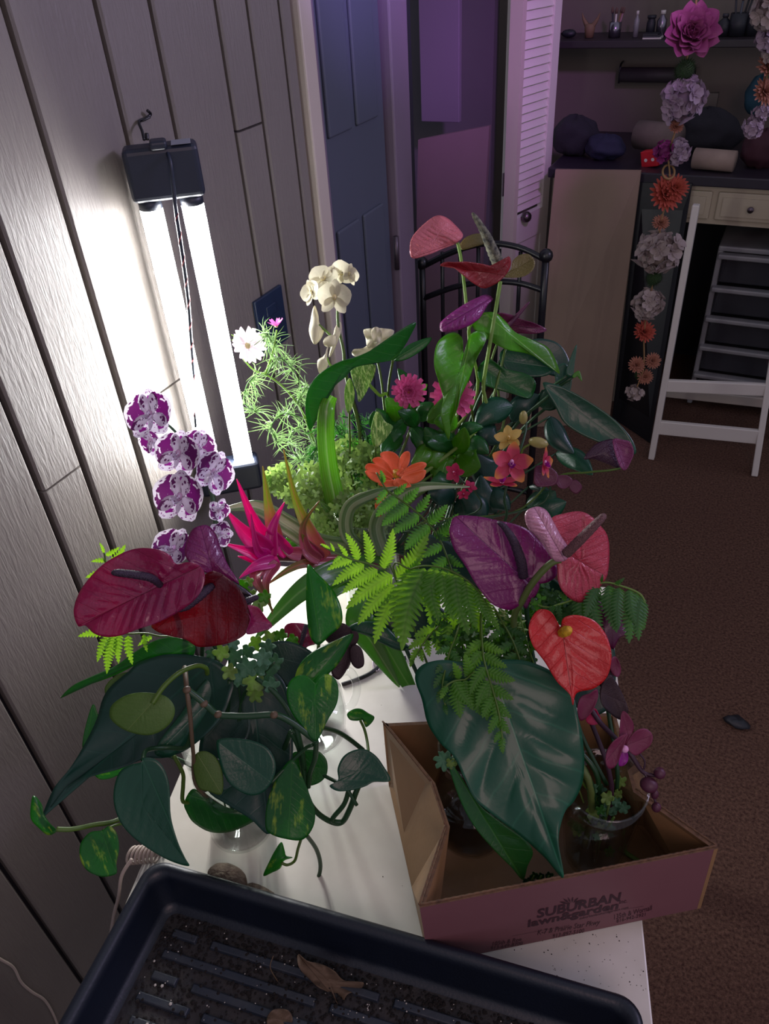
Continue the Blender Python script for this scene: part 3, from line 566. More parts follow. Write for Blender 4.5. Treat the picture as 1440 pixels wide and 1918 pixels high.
while v < .25:
    if k % 2 == 0: rib(.045, .078, v); rib(.095, .30, v); rib(.315, .50, v)
    elif k % 4 == 1: rib(.045, .235, v); rib(.25, .42, v); rib(.435, .50, v)
    else: rib(.04, .105, v); rib(.12, .29, v); rib(.305, .50, v)
    v += .0235; k += 1
g = G(); V0, F0 = lathe([(0, .5), (.5, .35), (.8, 0), (.3, -.3)], 5)
for k in range(3600):
    u, v = rg.uniform(.034, LT-.034), rg.uniform(.032, .245)
    if rg.random() < .5: v = .032+abs(rg.gauss(0, .05)); 
    if v > .25: continue
    s = rg.uniform(.0008, .0026)*(1.5 if rg.random() < .12 else 1); c = O0+e1*u+e2*v; z = ZT+.0075+(.0035 if rg.random() < .15 else 0)
    g.add([(c[0]+a[0]*s*rg.uniform(.7, 1.3), c[1]+a[1]*s, z+a[2]*s*.8) for a in V0], F0)
tag(g.out('soil_crumbs', SOIL, None, True), 'dark soil crumbs scattered over the floor of the black tray', 'soil', None, 'stuff')
g = G(); PER = simple('perlite', '#b9b2a8', .8)
for k in range(190):
    u, v = rg.uniform(.034, LT-.04), .034+abs(rg.gauss(0, .075)); s = rg.uniform(.0006, .0013)*(2.0 if rg.random() < .08 else 1)
    if v > .24: continue
    c = O0+e1*u+e2*v; g.add([(c[0]+a[0]*s, c[1]+a[1]*s, ZT+.0115+a[2]*s) for a in V0], F0)
tag(g.out('perlite_grains', PER, None, False), 'pale perlite grains sprinkled over the soil in the black tray', 'perlite', None, 'stuff')
DRY = leafm('dry_leaf', '#6a5644', '#3a2c20', n=7, rough=.8, trans=.1)
tz = PZ(620, 1825, ZT+.02); tt = proj(tz)[2]
dl = thing('dried_leaf', 'curled brown dried leaf lying on the tray ribs', 'leaf', tz)
patch('blade', [(558, 1787), (575, 1800), (600, 1805), (625, 1818), (645, 1836), (680, 1840), (672, 1855), (650, 1863), (640, 1885), (632, 1880), (620, 1862), (598, 1850), (580, 1835), (560, 1812)], tt, DRY, dl, B=(560, 1790), T=(638, 1884), ruf=(.007, 7), vn=6, va=.003, cup=-.25)
tube('leaf_stem', [(638, 1882, tt), (630, 1900, tt+.01), (615, 1905, tt+.012)], .0008, BSTEM, dl)
tz = PZ(525, 1902, ZT+.016); t2_ = proj(tz)[2]; dl = thing('dried_leaf', 'small crumpled brown leaf scrap at the near end of the tray', 'leaf', tz)
patch('blade', [(500, 1905), (515, 1890), (540, 1893), (548, 1910), (538, 1926), (505, 1924)], t2_, DRY, dl, B=(500, 1905), T=(546, 1912), ruf=(.004, 5), vn=5)
patch_twig = tube('dry_twig', [(512, 1790, tt+.01), (506, 1812, tt+.008), (518, 1835, tt+.01), (526, 1850, tt+.01)], .0006, BSTEM); tag(patch_twig, 'thin dry rootlet curled between the tray ribs', 'twig')
hp = PZ(428, 1652, ZT); o = sphere('peat_clump', hp+np.array([0, 0, .008]), .022, simple('brown_peat', '#7c6a5c', .95, scale=80, var=.3, bump=.9), None, (1.3, .8, .7), 20, bump=.12, seed=2); tag(o, 'fuzzy brown peat clump peeking out behind the black tray', 'peat')
o.modifiers.new('s', 'SUBSURF').render_levels = 1
hp = PZ(492, 1672, ZT); o = sphere('peat_clump', hp+np.array([0, -.006, .004]), .014, MC['brown_peat'], None, (1.9, .8, .6), 20, bump=.12, seed=5); tag(o, 'low brown peat ridge beside the fuzzy clump behind the tray', 'peat')
# ------------------------------------------------------------------ cardboard tray box with printed front
h0, h1 = ZT+.0015, .882
cA, cB = PZ(803, 1806, h0), PZ(1312, 1701, h0); cA2, cB2 = PZ(795, 1700, h1), PZ(1336, 1590, h1); cD2 = PZ(717, 1355, h1); cE2 = PZ(1152, 1335, h1); cC2 = PZ(1193, 1482, h1); ud0 = nrm(((cA2-cA)+(cB2-cB))/2); cA2 = cA+ud0*np.linalg.norm(cA2-cA); cB2 = cB+ud0*np.linalg.norm(cB2-cB); cF2 = PZ(808, 1468, h1); cG2 = PZ(835, 1550, h1)
def dz(p, z): p = np.array(p); p[2] = z; return p
cD, cE = dz(cD2, h0), dz(cE2, h0)
bx = thing('cardboard_box', 'cut-down cardboard carton printed with dark red garden shop lettering', 'box', dz((cA+cB+cD+cE)/4, h0))
nF = nrm([(cB-cA)[1], -(cB-cA)[0], 0])
def wallp(nm, b, t, mat, n, th=.0045, inner=CARD):
    V = []; m = len(b)
    for q, d in ((b, 0), (t, 0)): V += [p for p in q]
    for q in (b, t): V += [p-n*th for p in q]
    F = []
    for i in range(m-1): F += [(i, i+1, m+i+1, m+i), (2*m+i+1, 2*m+i, 3*m+i, 3*m+i+1), (m+i, m+i+1, 3*m+i+1, 3*m+i), (i+1, i, 2*m+i, 2*m+i+1)]
    F += [(0, m, 3*m, 2*m), (m-1, 3*m-1, 4*m-1, 2*m-1)]
    o = mo(nm, V, F, mat, bx, smooth=False); me = o.data; me.materials.append(inner); me.materials.append(CARDE)
    for i in range(m-1):
        me.polygons[4*i+1].material_index = 1; me.polygons[4*i+2].material_index = 2
    return o
wallp('front_wall', [cA, cB], [cA2, cB2], CARDO, nF)
nl = nrm([(cA-cD)[1], -(cA-cD)[0], 0]);
if nl.dot(cA-cB) < 0: nl = -nl
lb = [cD, cD+(cA-cD)*.4, cD+(cA-cD)*.62, cA]; wallp('side_wall', lb, [cD2, cF2, cG2, cA2], CARD, nl)
wallp('side_wall', [cB, cB+(cE-cB)*.6, cE], [cB2, cC2, cE2], CARD, -nl)
wallp('back_wall', [cE, cD], [cE2, cD2], CARD, -nF)
G().add([cA+(0, 0, .001), cB+(0, 0, .001), cE+(0, 0, .001), cD+(0, 0, .001), cA, cB, cE, cD], [(0, 1, 2, 3), (7, 6, 5, 4)]).out('box_floor', simple('glossy_kraft', '#8c6a48', .3, scale=10, var=.15), bx)
# doubled corrugated rims
for nm, (p, q) in dict(a=(cA2, cB2), b=(cB2, cC2), c=(cD2, cF2), d=(cG2, cA2), e=(cF2, cG2)).items():
    m = int(np.linalg.norm(q-p)/.004); tube('corrugated_rim', [p+(q-p)*i/m+np.array([0, 0, .0012*(i % 2)])-nF*.003 for i in range(m+1)], .0012, CARDE, bx, n=5, sub=1)
# lettering on the front wall
xd = nrm(cB-cA); ud = nrm(((cA2-cA)+(cB2-cB))/2); nf2 = nrm(np.cross(xd, ud))
def face(px, py):
    r = ray(px, py); t = (cA-CAM).dot(nf2)/r.dot(nf2); return CAM+r*t
def letters(s, a, b, hpx, name='lettering', ex=0., sh=0.):
    pa, pb = face(*a), face(*b); d = nrm(pb-pa); u = nrm(ud-ud.dot(d)*d); W = np.linalg.norm(pb-pa); H = np.linalg.norm(face(a[0], a[1]-hpx)-pa)
    c = bpy.data.curves.new(name, 'FONT'); c.body = s; c.size = 1; c.offset = ex; c.resolution_u = 3; c.shear = sh
    o = bpy.data.objects.new('tmp_letters', c); S.collection.objects.link(o); bpy.context.view_layer.update()
    me = bpy.data.meshes.new_from_object(o.evaluated_get(bpy.context.evaluated_depsgraph_get())); bpy.data.objects.remove(o)
    xs = [v.co.x for v in me.vertices]; ys = [v.co.y for v in me.vertices]; x0 = min(xs); sx = W/(max(xs)-x0); sy = H/(max(.45, max(ys)))
    for v in me.vertices: v.co = Vector(pa+d*(v.co.x-x0)*sx+u*v.co.y*sy+nf2*.0004*(1 if nf2.dot(nF) > 0 else -1))
    me.materials.append(INK); me.name = name; return put(name, me, bx)
letters('SUBURBAN', (1005, 1719), (1160, 1687), 16, ex=.03); letters('lawn&garden', (988, 1736), (1157, 1701), 13, ex=.03); letters('Inc.', (1159, 1693), (1174, 1690), 7)
letters('105th & Roe', (922, 1771), (976, 1762), 7); letters('913-649-8700', (918, 1779), (978, 1769), 6)
letters('K-7 & Prairie Star Pkwy', (1006, 1751), (1122, 1731), 9); letters('913-897-5100', (1034, 1757), (1093, 1746), 7)
letters('135th & Wornall', (1150, 1722), (1220, 1704), 9); letters('816-942-2921', (1154, 1728), (1208, 1715), 6)
letters('suburbanlawnandgarden.com', (1085, 1722), (1176, 1701), 4)
for a, b in (((958, 1753), (1065, 1733)), ((1168, 1703), (1205, 1697))):
    pa, pb = face(*a), face(*b); s = nrm(ud)*.0004; nn = nF*.0005; G().add([pa+nn, pb+nn, pb+nn+s, pa+nn+s], [(0, 1, 2, 3)]).out('printed_line', INK, bx)
for a, r in ((-72, 24), (-46, 22), (-20, 20), (8, 20), (36, 22), (60, 26), (80, 24)):
    c = np.array((1070, 1694.)); d = np.array([math.sin(math.radians(a)), -math.cos(math.radians(a))*.75]); n_ = np.array([d[1], -d[0]])
    pts = [c+d*r*.25, c+d*r*.6+n_*2.2, c+d*r, c+d*r*.6-n_*2.2]; G().add([face(*p)+nF*.0005 for p in pts], [(0, 1, 2, 3)]).out('printed_leaf_emblem', INK, bx)
o = sphere('dark_scrap', PZ(1380, 1352, .012), .02, DARK, None, (1.5, 1, .5), 12, None, .5, None, 7); tag(o, 'small black scrap lying on the carpet beyond the box', 'scrap')
# ------------------------------------------------------------------ glassware
def vase(nm, lab, c, prof, wl=None, wt=.0022, n=44, cat_='vase'):
    t = thing(nm, lab, cat_, c); V, F = lathe(prof+[(max(r-wt, .0005), z+(wt if i == len(prof)-1 else 0)) for i, (r, z) in list(enumerate(prof[::-1]))], n)
    V, F = lathe(prof+[(max(r-wt, 0), max(z, .006)) for r, z in prof[::-1]], n); mo('glass_wall', off(V, c), F, GLASS, t)
    V, F = lathe([(prof[-1][0]-.0012+.0016*math.cos(a), prof[-1][1]+.0016*math.sin(a)) for a in np.linspace(0, 2*math.pi, 7)[:-1]], n, True); mo('rim', off(V, c), F, GLASS, t)
    if wl:
        rs = [(np.interp(z, [p[1] for p in prof], [p[0] for p in prof])-wt-.0003, z) for z in np.linspace(.007, wl, 8)]
        V, F = lathe([(0, .007)]+rs+[(0, wl)], n); mo('water', off(V, c), F, WATER, t)
    return t
def vpos(x, y): p = PZ(x, y, ZT+.003); return p
V1 = vpos(1108, 1600); V2 = vpos(882, 1553); VL = vpos(455, 1545); VP_ = vpos(590, 1375); VB = vpos(705, 1165)
vase('glass_tumbler', 'clear tapered glass holding frilly greens at the printed front of the box', V1, [(.0, .0), (.030, .0), (.034, .003), (.037, .03), (.042, .09), (.047, .150)], .09)
vase('glass_bowl_vase', 'round clear glass vase behind the huge dark leaf in the box', V2, [(0, 0), (.032, 0), (.044, .008), (.052, .03), (.053, .055), (.047, .085), (.040, .12), (.038, .16), (.040, .175)], .08)
vase('glass_cylinder_vase', 'clear straight glass vase under the maroon anthurium arrangement', VL, [(0, 0), (.040, 0), (.042, .004), (.042, .20)], .11)
pj = vase('glass_pitcher', 'clear glass pitcher with a looped handle between pothos leaves', VP_, [(0, 0), (.036, 0), (.045, .008), (.050, .05), (.047, .09), (.038, .13), (.040, .155)], .07)
hp = [P(632, 1262, 1.03), P(655, 1258, 1.04), P(668, 1285, 1.07), P(660, 1318, 1.10), P(636, 1330, 1.10)]; tube('handle', hp, .006, GLASS, pj, n=12)
vase('tall_glass_vase', 'tall clear glass vase hidden among the greens behind the fern', VB, [(0, 0), (.045, 0), (.048, .004), (.046, .05), (.044, .18), (.05, .24)], .12)
# loose wires and cords on the table and wall
c = lambda x, y: PZ(x, y, ZT+.003)
tube_ = tube('black_cable', [c(640, 1282), c(665, 1274), c(692, 1262), c(716, 1245), c(760, 1232)], .0032, BLK); tag(tube_, 'short black cable lying behind the glass pitcher handle', 'cable')
tube_ = tube('clear_tie', [c(706, 1258), c(699, 1248), c(700, 1236), c(710, 1232), c(716, 1242), c(708, 1257)], .0015, simple('clear_tie', '#a89aa4', .3)); tag(tube_, 'thin translucent loop beside the short black cable', 'tie')
WC = simple('white_cord', '#a99a90', .5, scale=30, var=.1)
cd = thing('extension_cable', 'pale cord running down the plank wall at the bottom corner', 'cord', PX(0, 1800, XW+.004))
tube('cord', [PX(x, y, XW+.004) for x, y in ((-40, 1770), (0, 1796), (25, 1812), (40, 1840), (60, 1858), (85, 1875), (105, 1912), (118, 1960))], .0022, WC, cd)
cc = thing('coiled_cord', 'pale cord coiled at the tray corner, trailing down beside the table', 'cord', c(275, 1607))
base = c(262, 1607)
for k in range(7):
    q = c(248+k*7.5, 1606-k*.6)+np.array([0, 0, .004]); u = nrm([1, .2, 0]); r = .0105
    tube('cord_loop', [q+np.array([0, 1, 0])*r*math.cos(a)+np.array([0, 0, 1])*(r*math.sin(a)+.002)+u*.0008*a for a in np.linspace(0, 2*math.pi, 11)], .0019, WC, cc, sub=2)
tube('cord', [P(247, 1609, .93), P(228, 1640, .93), P(222, 1680, .95), P(212, 1720, .99), P(200, 1800, 1.06)], .0022, WC, cc)
# ================================================================== GROW LIGHT
FT = P(308, 322, 1.14); FB = np.array([FT[0], FT[1], P(440, 890, 1.462)[2]])
xw = nrm([.78, .62, 0]); fn = nrm([.62, -.78, 0]); zU = np.array([0, 0, 1.]); AX = [xw, -fn, zU]
gl = thing('grow_light', 'black-capped twin tube grow light hanging upright on the plank wall, lit', 'lamp', FB)
HSG = simple('black_housing', '#1a2130', .45, scale=20, var=.1)
ztop = PX(300, 272, FT[0])[2]; zcap = P(308, 362, 1.15)[2]
Zt, Zc, Zb = FT[2]+.038, FT[2]-.036, FB[2]+.028
bevel(G().box((-.054, -.022, Zc-FT[2]), (.054, .024, Zt-FT[2]), AX, FT).out('top_housing', HSG, gl), .008, 3)
bevel(G().box((-.058, -.024, -.06), (.058, .024, .0), AX, np.array([FT[0], FT[1], Zb])).out('end_cap', HSG, gl), .008, 3)
for s in (-1, 1):
    c0 = FT+xw*s*.031; c0 = np.array([c0[0], c0[1], Zc]); V = []; n = 14
    EM = simple('lit_tube', '#ffffff', .4, em=TUBE_POWER, var=0.)
    r = .0170
    def ring(z, a0, a1, rr, m=12): return [c0*np.array([1, 1, 0])+np.array([0, 0, z])+xw*rr*math.cos(a)+fn*rr*math.sin(a) for a in np.linspace(a0, a1, m)]
    a, b = ring(Zb-.002, 0, math.pi, r), ring(Zc+.002, 0, math.pi, r); m = len(a)
    tubeo = G().add(a+b, [(i, i+1, m+i+1, m+i) for i in range(m-1)]); lens = None
    a2, b2 = ring(Zb-.002, math.pi, 2*math.pi, r), ring(Zc+.002, math.pi, 2*math.pi, r)
    back = G().add(a2+b2, [(i, i+1, m+i+1, m+i) for i in range(m-1)]+[(0, m, 2*m-1, m-1)]).out('tube', simple('white_backing', '#c8c8c8', .4), gl, True)
    tubeo.out('lit_lens', EM, back, True)
    V, F = lathe([(.0, .0), (.0175, .0), (.0175, -.014), (.0155, -.015)], 20); mo('socket', off(V, (c0[0], c0[1], Zc+.001)), F, HSG, gl)
bevel(G().box((-.012, -.03, 0), (.012, 0, .012), AX, np.array([FT[0], FT[1], Zt-.003])).out('strain_relief', HSG, gl), .004, 3)
ff = FT+fn*.026
CRD = simple('dark_cord', '#1c2434', .5); CR2 = simple('red_strand', '#8a3038', .5)
pts = [P(306, 268, 1.12), P(318, 300, 1.105), P(324, 345, 1.12), P(330, 400, 1.14), P(342, 480, 1.18), P(352, 560, 1.23), P(358, 640, 1.28), P(362, 700, 1.32), P(367, 800, 1.38)]
tube('cord', pts, .0030, CRD, gl, sub=8)
q = cat(pts[3:], 14); m = len(q); tube('cord_strand', [q[i]+xw*.0026*math.cos(i*.9)+fn*.0026*math.sin(i*.9) for i in range(m)], .0011, CR2, gl, sub=2)
G().box((.018, -.0225, .039), (.046, .012, .0395), AX, FT+np.array([0, 0, .0])).out('sticker', simple('sticker', '#8a8e98', .5), gl)
hk = thing('wall_hook', 'small bent wire hook on the plank wall above the grow light', 'hook', PX(268, 225, XW))
kp = lambda x, y, d=.008: PX(x, y, XW+d)
tube('hook_wire', [kp(270, 262, .03), kp(266, 245, .02), kp(260, 228, .006), kp(272, 222, .006), kp(282, 214, .008), kp(276, 207, .01)], .0022, BLK, hk); tube('hook_wire', [kp(262, 226, 0), kp(268, 226, .01), kp(281, 219, .014)], .0016, BLK, hk); tube('hook_wire', [kp(276, 262, .03), kp(275, 250, .028)], .003, BLK, hk)
pa = [PX(x, y, XW+.003) for x, y in ((476, 578), (524, 537), (545, 605), (527, 640), (484, 665))]
op = thing('outlet_plate', 'dark blue square plate on the plank wall behind the cosmos', 'plate', (XW, 1.24, 1.04))
bevel(G().box((XW, 1.195, .985), (XW+.008, 1.295, 1.105)).out('plate', simple('navy_plate', '#16263f', .4), op), .002)
for z in (1.02, 1.07): bevel(G().box((XW+.007, 1.228, z-.011), (XW+.0105, 1.262, z+.011)).out('outlet_face', simple('navy_plate', '#16263f'), op), .002)
# ================================================================== THE PLANTS
def vt(V, dx, dy, z): return np.array([V[0]+dx, V[1]+dy, V[2]+z])
def spad(par, pts, r, mat=None, nm='spadix', n=14, sub=7):
    r = list(np.interp(np.linspace(0, 1, 26), np.linspace(0, 1, len(r)), r)); r[-3] *= .88; r[-2] *= .7; r[-1] *= .3
    return tube(nm, pts, r, mat or SPX, par, n=n, sub=sub, bump=.07)
def frond(nm, lab, rach, pin, mat=FERN, wr=.24, r=.0011, vase_=None, group=None, thick=.0, lobes=11, droop=.0, smat=None):
    """rach: pixel path with distances; pin: (bx,by,tx,ty[,t offset at tip])"""
    t = thing(nm, lab, 'fern', P(*rach[0]), group); path = [P(*p) for p in rach]
    if vase_ is not None: path = [vase_]+path
    tube('rachis', path, r, smat or STEM, t, n=6, sub=5)
    rp = cat([np.array(p, float) for p in rach], 8)
    for q in pin:
        bx, by, tx, ty = q[:4]; dt = q[4] if len(q) > 4 else -.006
        i = np.argmin(np.hypot(rp[:, 0]-bx, rp[:, 1]-by)); tb = rp[i, 2]; L = math.hypot(tx-bx, ty-by); w = L*wr*1.38*(q[5] if len(q) > 5 else 1)
        mx, my = (bx+tx)/2-(ty-by)*.05, (by+ty)/2+(tx-bx)*.05
        nl = max(6, min(14, int(L/5.6)))
        strap('pinna', [(bx, by, tb), (mx, my, tb+dt*.3-.003), (tx, ty, tb+dt)], [w*a for a in (.72, .95, 1.05, 1, .88, .7, .5, .3, .06)], mat, t, 0, .18, nl*7, 4, 0, None, nl)
    return t
# ------------------------------------------------------------------ A. arrangement by the planks
t = thing('anthurium', 'large glossy maroon anthurium with black spadix, lowest and biggest by the plank wall', 'flower', vt(VL, 0, 0, .02))
patch('spathe', [(146, 1172), (138, 1145), (147, 1113), (167, 1083), (193, 1057), (227, 1037), (258, 1027), (290, 1028), (316, 1038), (330, 1056), (350, 1053), (370, 1057), (383, 1074), (380, 1100), (363, 1125), (333, 1147), (293, 1167), (260, 1178), (227, 1190), (200, 1193), (177, 1187), (160, 1172)], .80, AM, t, B=(300, 1097), T=(146, 1172), O=(270, 1110), g=(-.15, .25), cup=-.10, ruf=(.0035, 7), vn=7, va=.0048, rings=18, sub=7)
spad(t, [(300, 1096, .79), (283, 1083, .775), (255, 1077, .765), (222, 1073, .757), (208, 1073, .755)], [.0034, .0042, .0042, .0038, .002])
tube('stem', [(302, 1098, .803), (345, 1180, .87), (352, 1260, .90), vt(VL, -.01, .01, .12), vt(VL, .01, 0, .02)], .0032, DSTEM, t)
t = thing('anthurium', 'upright plum purple anthurium standing behind the big glossy maroon one', 'flower', vt(VL, .01, .01, .02))
patch('spathe', [(350, 1012), (358, 995), (368, 987), (388, 984), (404, 1000), (413, 1026), (428, 1060), (448, 1092), (434, 1092), (407, 1078), (384, 1072), (356, 1055), (346, 1035)], .87, AP, t, B=(400, 1075), T=(375, 985), O=(390, 1040), g=(.3, -.2), cup=.12, ruf=(.003, 3), vn=5, va=.0015, rings=10)
tube('stem', [(402, 1072, .885), (400, 1180, .93), vt(VL, .0, .01, .15), vt(VL, .01, .01, .02)], .003, DSTEM, t)
t = thing('anthurium', 'broad dark red anthurium tucked below the plum one, with a curled pink lip', 'flower', vt(VL, .02, 0, .02))
patch('spathe', [(290, 1180), (287, 1167), (340, 1140), (367, 1107), (382, 1078), (400, 1070), (420, 1078), (443, 1097), (458, 1120), (470, 1160), (460, 1187), (433, 1203), (400, 1210), (370, 1211), (347, 1198), (313, 1190)], .84, AR, t, B=(395, 1095), T=(290, 1180), O=(390, 1150), g=(-.2, .45), cup=-.2, ruf=(.003, 5), vn=5, va=.002, rings=12)
patch('spathe_lip', [(460, 1135), (482, 1137), (497, 1155), (510, 1172), (498, 1180), (462, 1188), (468, 1160)], .835, AM, t, B=(462, 1160), T=(508, 1172), g=(.6, 0), cup=-.3, ruf=(.003, 3), rings=6)
spad(t, [(398, 1096, .82), (375, 1115, .81), (350, 1135, .805), (330, 1142, .80)], [.004, .0052, .0045, .003])
tube('stem', [(392, 1150, .86), (380, 1250, .92), vt(VL, .01, -.005, .14), vt(VL, .02, 0, .02)], .003, DSTEM, t)
t = thing('anthurium', 'nearly black pointed anthurium bud jutting out past the dark red one', 'flower', vt(VL, .025, .01, .02))
patch('spathe', [(432, 1088), (448, 1095), (465, 1107), (478, 1120), (470, 1122), (452, 1118), (438, 1106)], .87, leafm('black_spathe', '#1c0a18', '#2c1024', n=5, rough=.3, coat=.4), t, T=(478, 1120), g=(.3, 0), cup=.2, rings=6)
spad(t, [(455, 1130, .86), (468, 1124, .862), (484, 1117, .865)], [.0045, .004, .003])
tube('stem', [(440, 1105, .875), (430, 1200, .93), vt(VL, .015, .01, .15), vt(VL, .02, .012, .02)], .0025, DSTEM, t)
def orchid(par, x, y, t, r, fx, fy, roll, key, mp, ms, ml, col=YELC, wp=1.05, lipk=1.0):
    M0 = fr_px(x, y, t, fx, fy, roll); R = r*t/FOC
    M = M0
    b = sphere('flower', (0, 0, 0), R*.11, col, par, (1, 1.6, 1), 10, M @ Tr(0, R*.03, R*.10))
    for a in (0, 140, -140): put('sepal', petal(key+'s%.4f' % R, R, R*(.78 if key == 'hq' else .62), ms, (.3, .8, 1, .98, .78, .2), .18, .08), b, M @ Rz(a) @ Rx(4))
    for a in (72, -72): put('petal', petal(key+'p%.4f' % R, R*1.0, R*wp, mp, (.25, .85, 1.08, 1.1, 1.0, .72, .2) if wp > 1 else (.18, .7, 1, 1, .95, .62, .15), .12, .1, 10, 8), b, M @ Tr(0, 0, R*.03) @ Rz(a) @ Rx(8))
    put('lip', petal(key+'l%.4f' % R, R*.48*lipk, R*.42*lipk, ml, (.5, .8, 1, .5, .2), .5, .3), b, M @ Tr(0, 0, R*.05) @ Rz(180) @ Rx(42))
    for s in (-1, 1): put('lip_lobe', petal(key+'ll%.4f' % R, R*.28*lipk, R*.24*lipk, ml, (.4, 1, .9, .2), .5, .5), b, M @ Tr(0, 0, R*.05) @ Rz(180+s*55) @ Rx(62))
    return b
t = thing('orchid_spray', 'white moth orchid spray splashed with purple, leaning toward the lit tubes', 'orchid', vt(VL, -.01, .02, .02))
tube('stem', [vt(VL, -.01, .02, .02), P(395, 1150, .96), P(404, 1030, .96), P(398, 930, .96), P(370, 860, .965), P(330, 810, .97), P(296, 780, .975)], [.0032, .003, .0028, .002, .0015], DSTEM, t)
for k, a in enumerate(((283, 778, .955, 50, -.2, -.1, -8), (335, 850, .945, 46, -.1, .15, 14), (369, 838, .96, 36, .5, 0, 20), (338, 932, .93, 52, -.15, 0, 6), (397, 885, .955, 44, 1.0, .1, 35), (325, 1030, .915, 44, -.2, -.5, 20), (285, 825, .975, 30, -.6, .5, -30))):
    orchid(t, *a[:7], 'hq', HQ, HQL, LIP, simple('pale_column', '#c9a0c0', .5), 1.28, 1.0)
orchid(t, 408, 955, .95, 24, .9, .2, 160, 'hq', HQ, HQL, LIP, MC['pale_column']); orchid(t, 412, 1000, .93, 26, .8, .0, 90, 'hq', HQ, HQL, LIP, MC['pale_column'])
for i, (dx, dy, zz_) in enumerate(((0, 0, 0),)):
    frond('fern_frond', 'small fern frond poking out above the glossy maroon anthurium', [(330, 1180, .92), (240, 1120, .88), (205, 1075, .87), (195, 1035, .87)], [(205, 1070, 160, 1082), (203, 1062, 235, 1020), (200, 1050, 170, 1052), (215, 1085, 178, 1100), (198, 1040, 225, 1024), (195, 1036, 186, 1016)], vase_=vt(VL, -.01, -.01, .05))
    frond('fern_frond', 'fern frond hanging below the glossy maroon anthurium by the planks', [(350, 1230, .93), (290, 1190, .89), (240, 1187, .87), (195, 1185, .87)], [(240, 1190, 248, 1245), (225, 1188, 222, 1243), (205, 1187, 182, 1240, -.01), (198, 1185, 146, 1192), (215, 1190, 200, 1262, -.01), (270, 1188, 276, 1222), (285, 1192, 258, 1210)], vase_=vt(VL, -.01, -.005, .06))
# big dark leaves
def bleaf(nm, lab, pts, t_, mat, B, T, V, cat_='leaf', pet=None, **k):
    th = thing(nm, lab, cat_, V); patch('blade', pts, t_, mat, th, B=B, T=T, **k)
    pp = pet or [(B[0], B[1], t_+.004)]
    tube('petiole', [P(*p) if not isinstance(p, np.ndarray) else p for p in pp]+[V], .0026, DSTEM, th); return th
bleaf('large_leaf', 'biggest dark heart leaf drooping toward the wall, tip pointing at the plank joints', [(78, 1532), (100, 1478), (130, 1440), (155, 1400), (180, 1350), (192, 1310), (208, 1285), (240, 1258), (262, 1240), (320, 1225), (400, 1235), (438, 1268), (436, 1292), (420, 1335), (390, 1372), (350, 1404), (310, 1419), (270, 1422), (225, 1440), (180, 1452), (130, 1470), (95, 1510)], .875, LN, (340, 1290), (78, 1532), vt(VL, -.01, .0, .03), O=(290, 1350), g=(-.1, -.15), cup=-.10, ruf=(.004, 4), vn=5, va=.0015, rings=14, fold=.10)
bleaf('large_leaf', 'green arching leaf with a thin tip reaching toward the planks above the dark leaf', [(113, 1308), (135, 1285), (170, 1268), (215, 1248), (250, 1223), (290, 1200), (330, 1194), (365, 1210), (352, 1240), (305, 1247), (262, 1243), (222, 1262), (180, 1278), (140, 1291)], .885, LG, (345, 1215), (113, 1308), vt(VL, .0, .01, .04), O=(285, 1228), g=(-.2, .3), cup=.1, rings=9)
bleaf('large_leaf', 'dark drooping leaf covering the straight glass vase behind the pothos stems', [(430, 1285), (480, 1240), (520, 1262), (540, 1300), (548, 1370), (546, 1430), (522, 1500), (505, 1562), (470, 1535), (430, 1510), (388, 1480), (372, 1420), (385, 1350)], .90, LN, (470, 1270), (505, 1562), vt(VL, .01, .0, .04), O=(465, 1400), g=(0, -.2), cup=-.12, vn=5, va=.0015, rings=12, fold=.15)
bleaf('large_leaf', 'blue-sheened dark leaf turned edge down beneath the brown node stem', [(438, 1268), (428, 1300), (405, 1335), (378, 1365), (345, 1398), (318, 1418), (290, 1412), (300, 1385), (335, 1340), (370, 1290), (400, 1262)], .865, LD, (430, 1275), (300, 1405), vt(VL, .0, .0, .05), O=(370, 1340), g=(.4, 0), cup=.12, vn=5, va=.001, rings=9, pet=[(430, 1275, .87), (425, 1400, .95)])
bleaf('large_leaf', 'wide green leaf lying low against the straight glass vase', [(345, 1503), (360, 1478), (380, 1487), (413, 1507), (448, 1520), (482, 1530), (467, 1543), (430, 1558), (393, 1558), (363, 1541), (350, 1522)], .92, LG, (358, 1490), (482, 1530), vt(VL, -.01, .0, .09), g=(.1, .3), cup=.1, fold=.2, rings=8, vn=6)
bleaf('large_leaf', 'narrow green leaf pointing up behind the biggest dark heart leaf by the planks', [(173, 1320), (182, 1335), (185, 1350), (170, 1385), (155, 1402), (158, 1370)], .90, LG, (165, 1400), (173, 1320), vt(VL, -.02, .0, .09), rings=6, pet=[(165, 1400, .9), (300, 1410, .95)])
bleaf('large_leaf', 'pale green oval leaf tip showing above the biggest dark heart leaf', [(196, 1290), (205, 1275), (225, 1262), (255, 1257), (258, 1265), (240, 1280), (215, 1298), (200, 1303)], .895, LU, (255, 1262), (197, 1298), vt(VL, -.01, .01, .1), rings=6, pet=[(255, 1262, .9), (330, 1300, .94)])
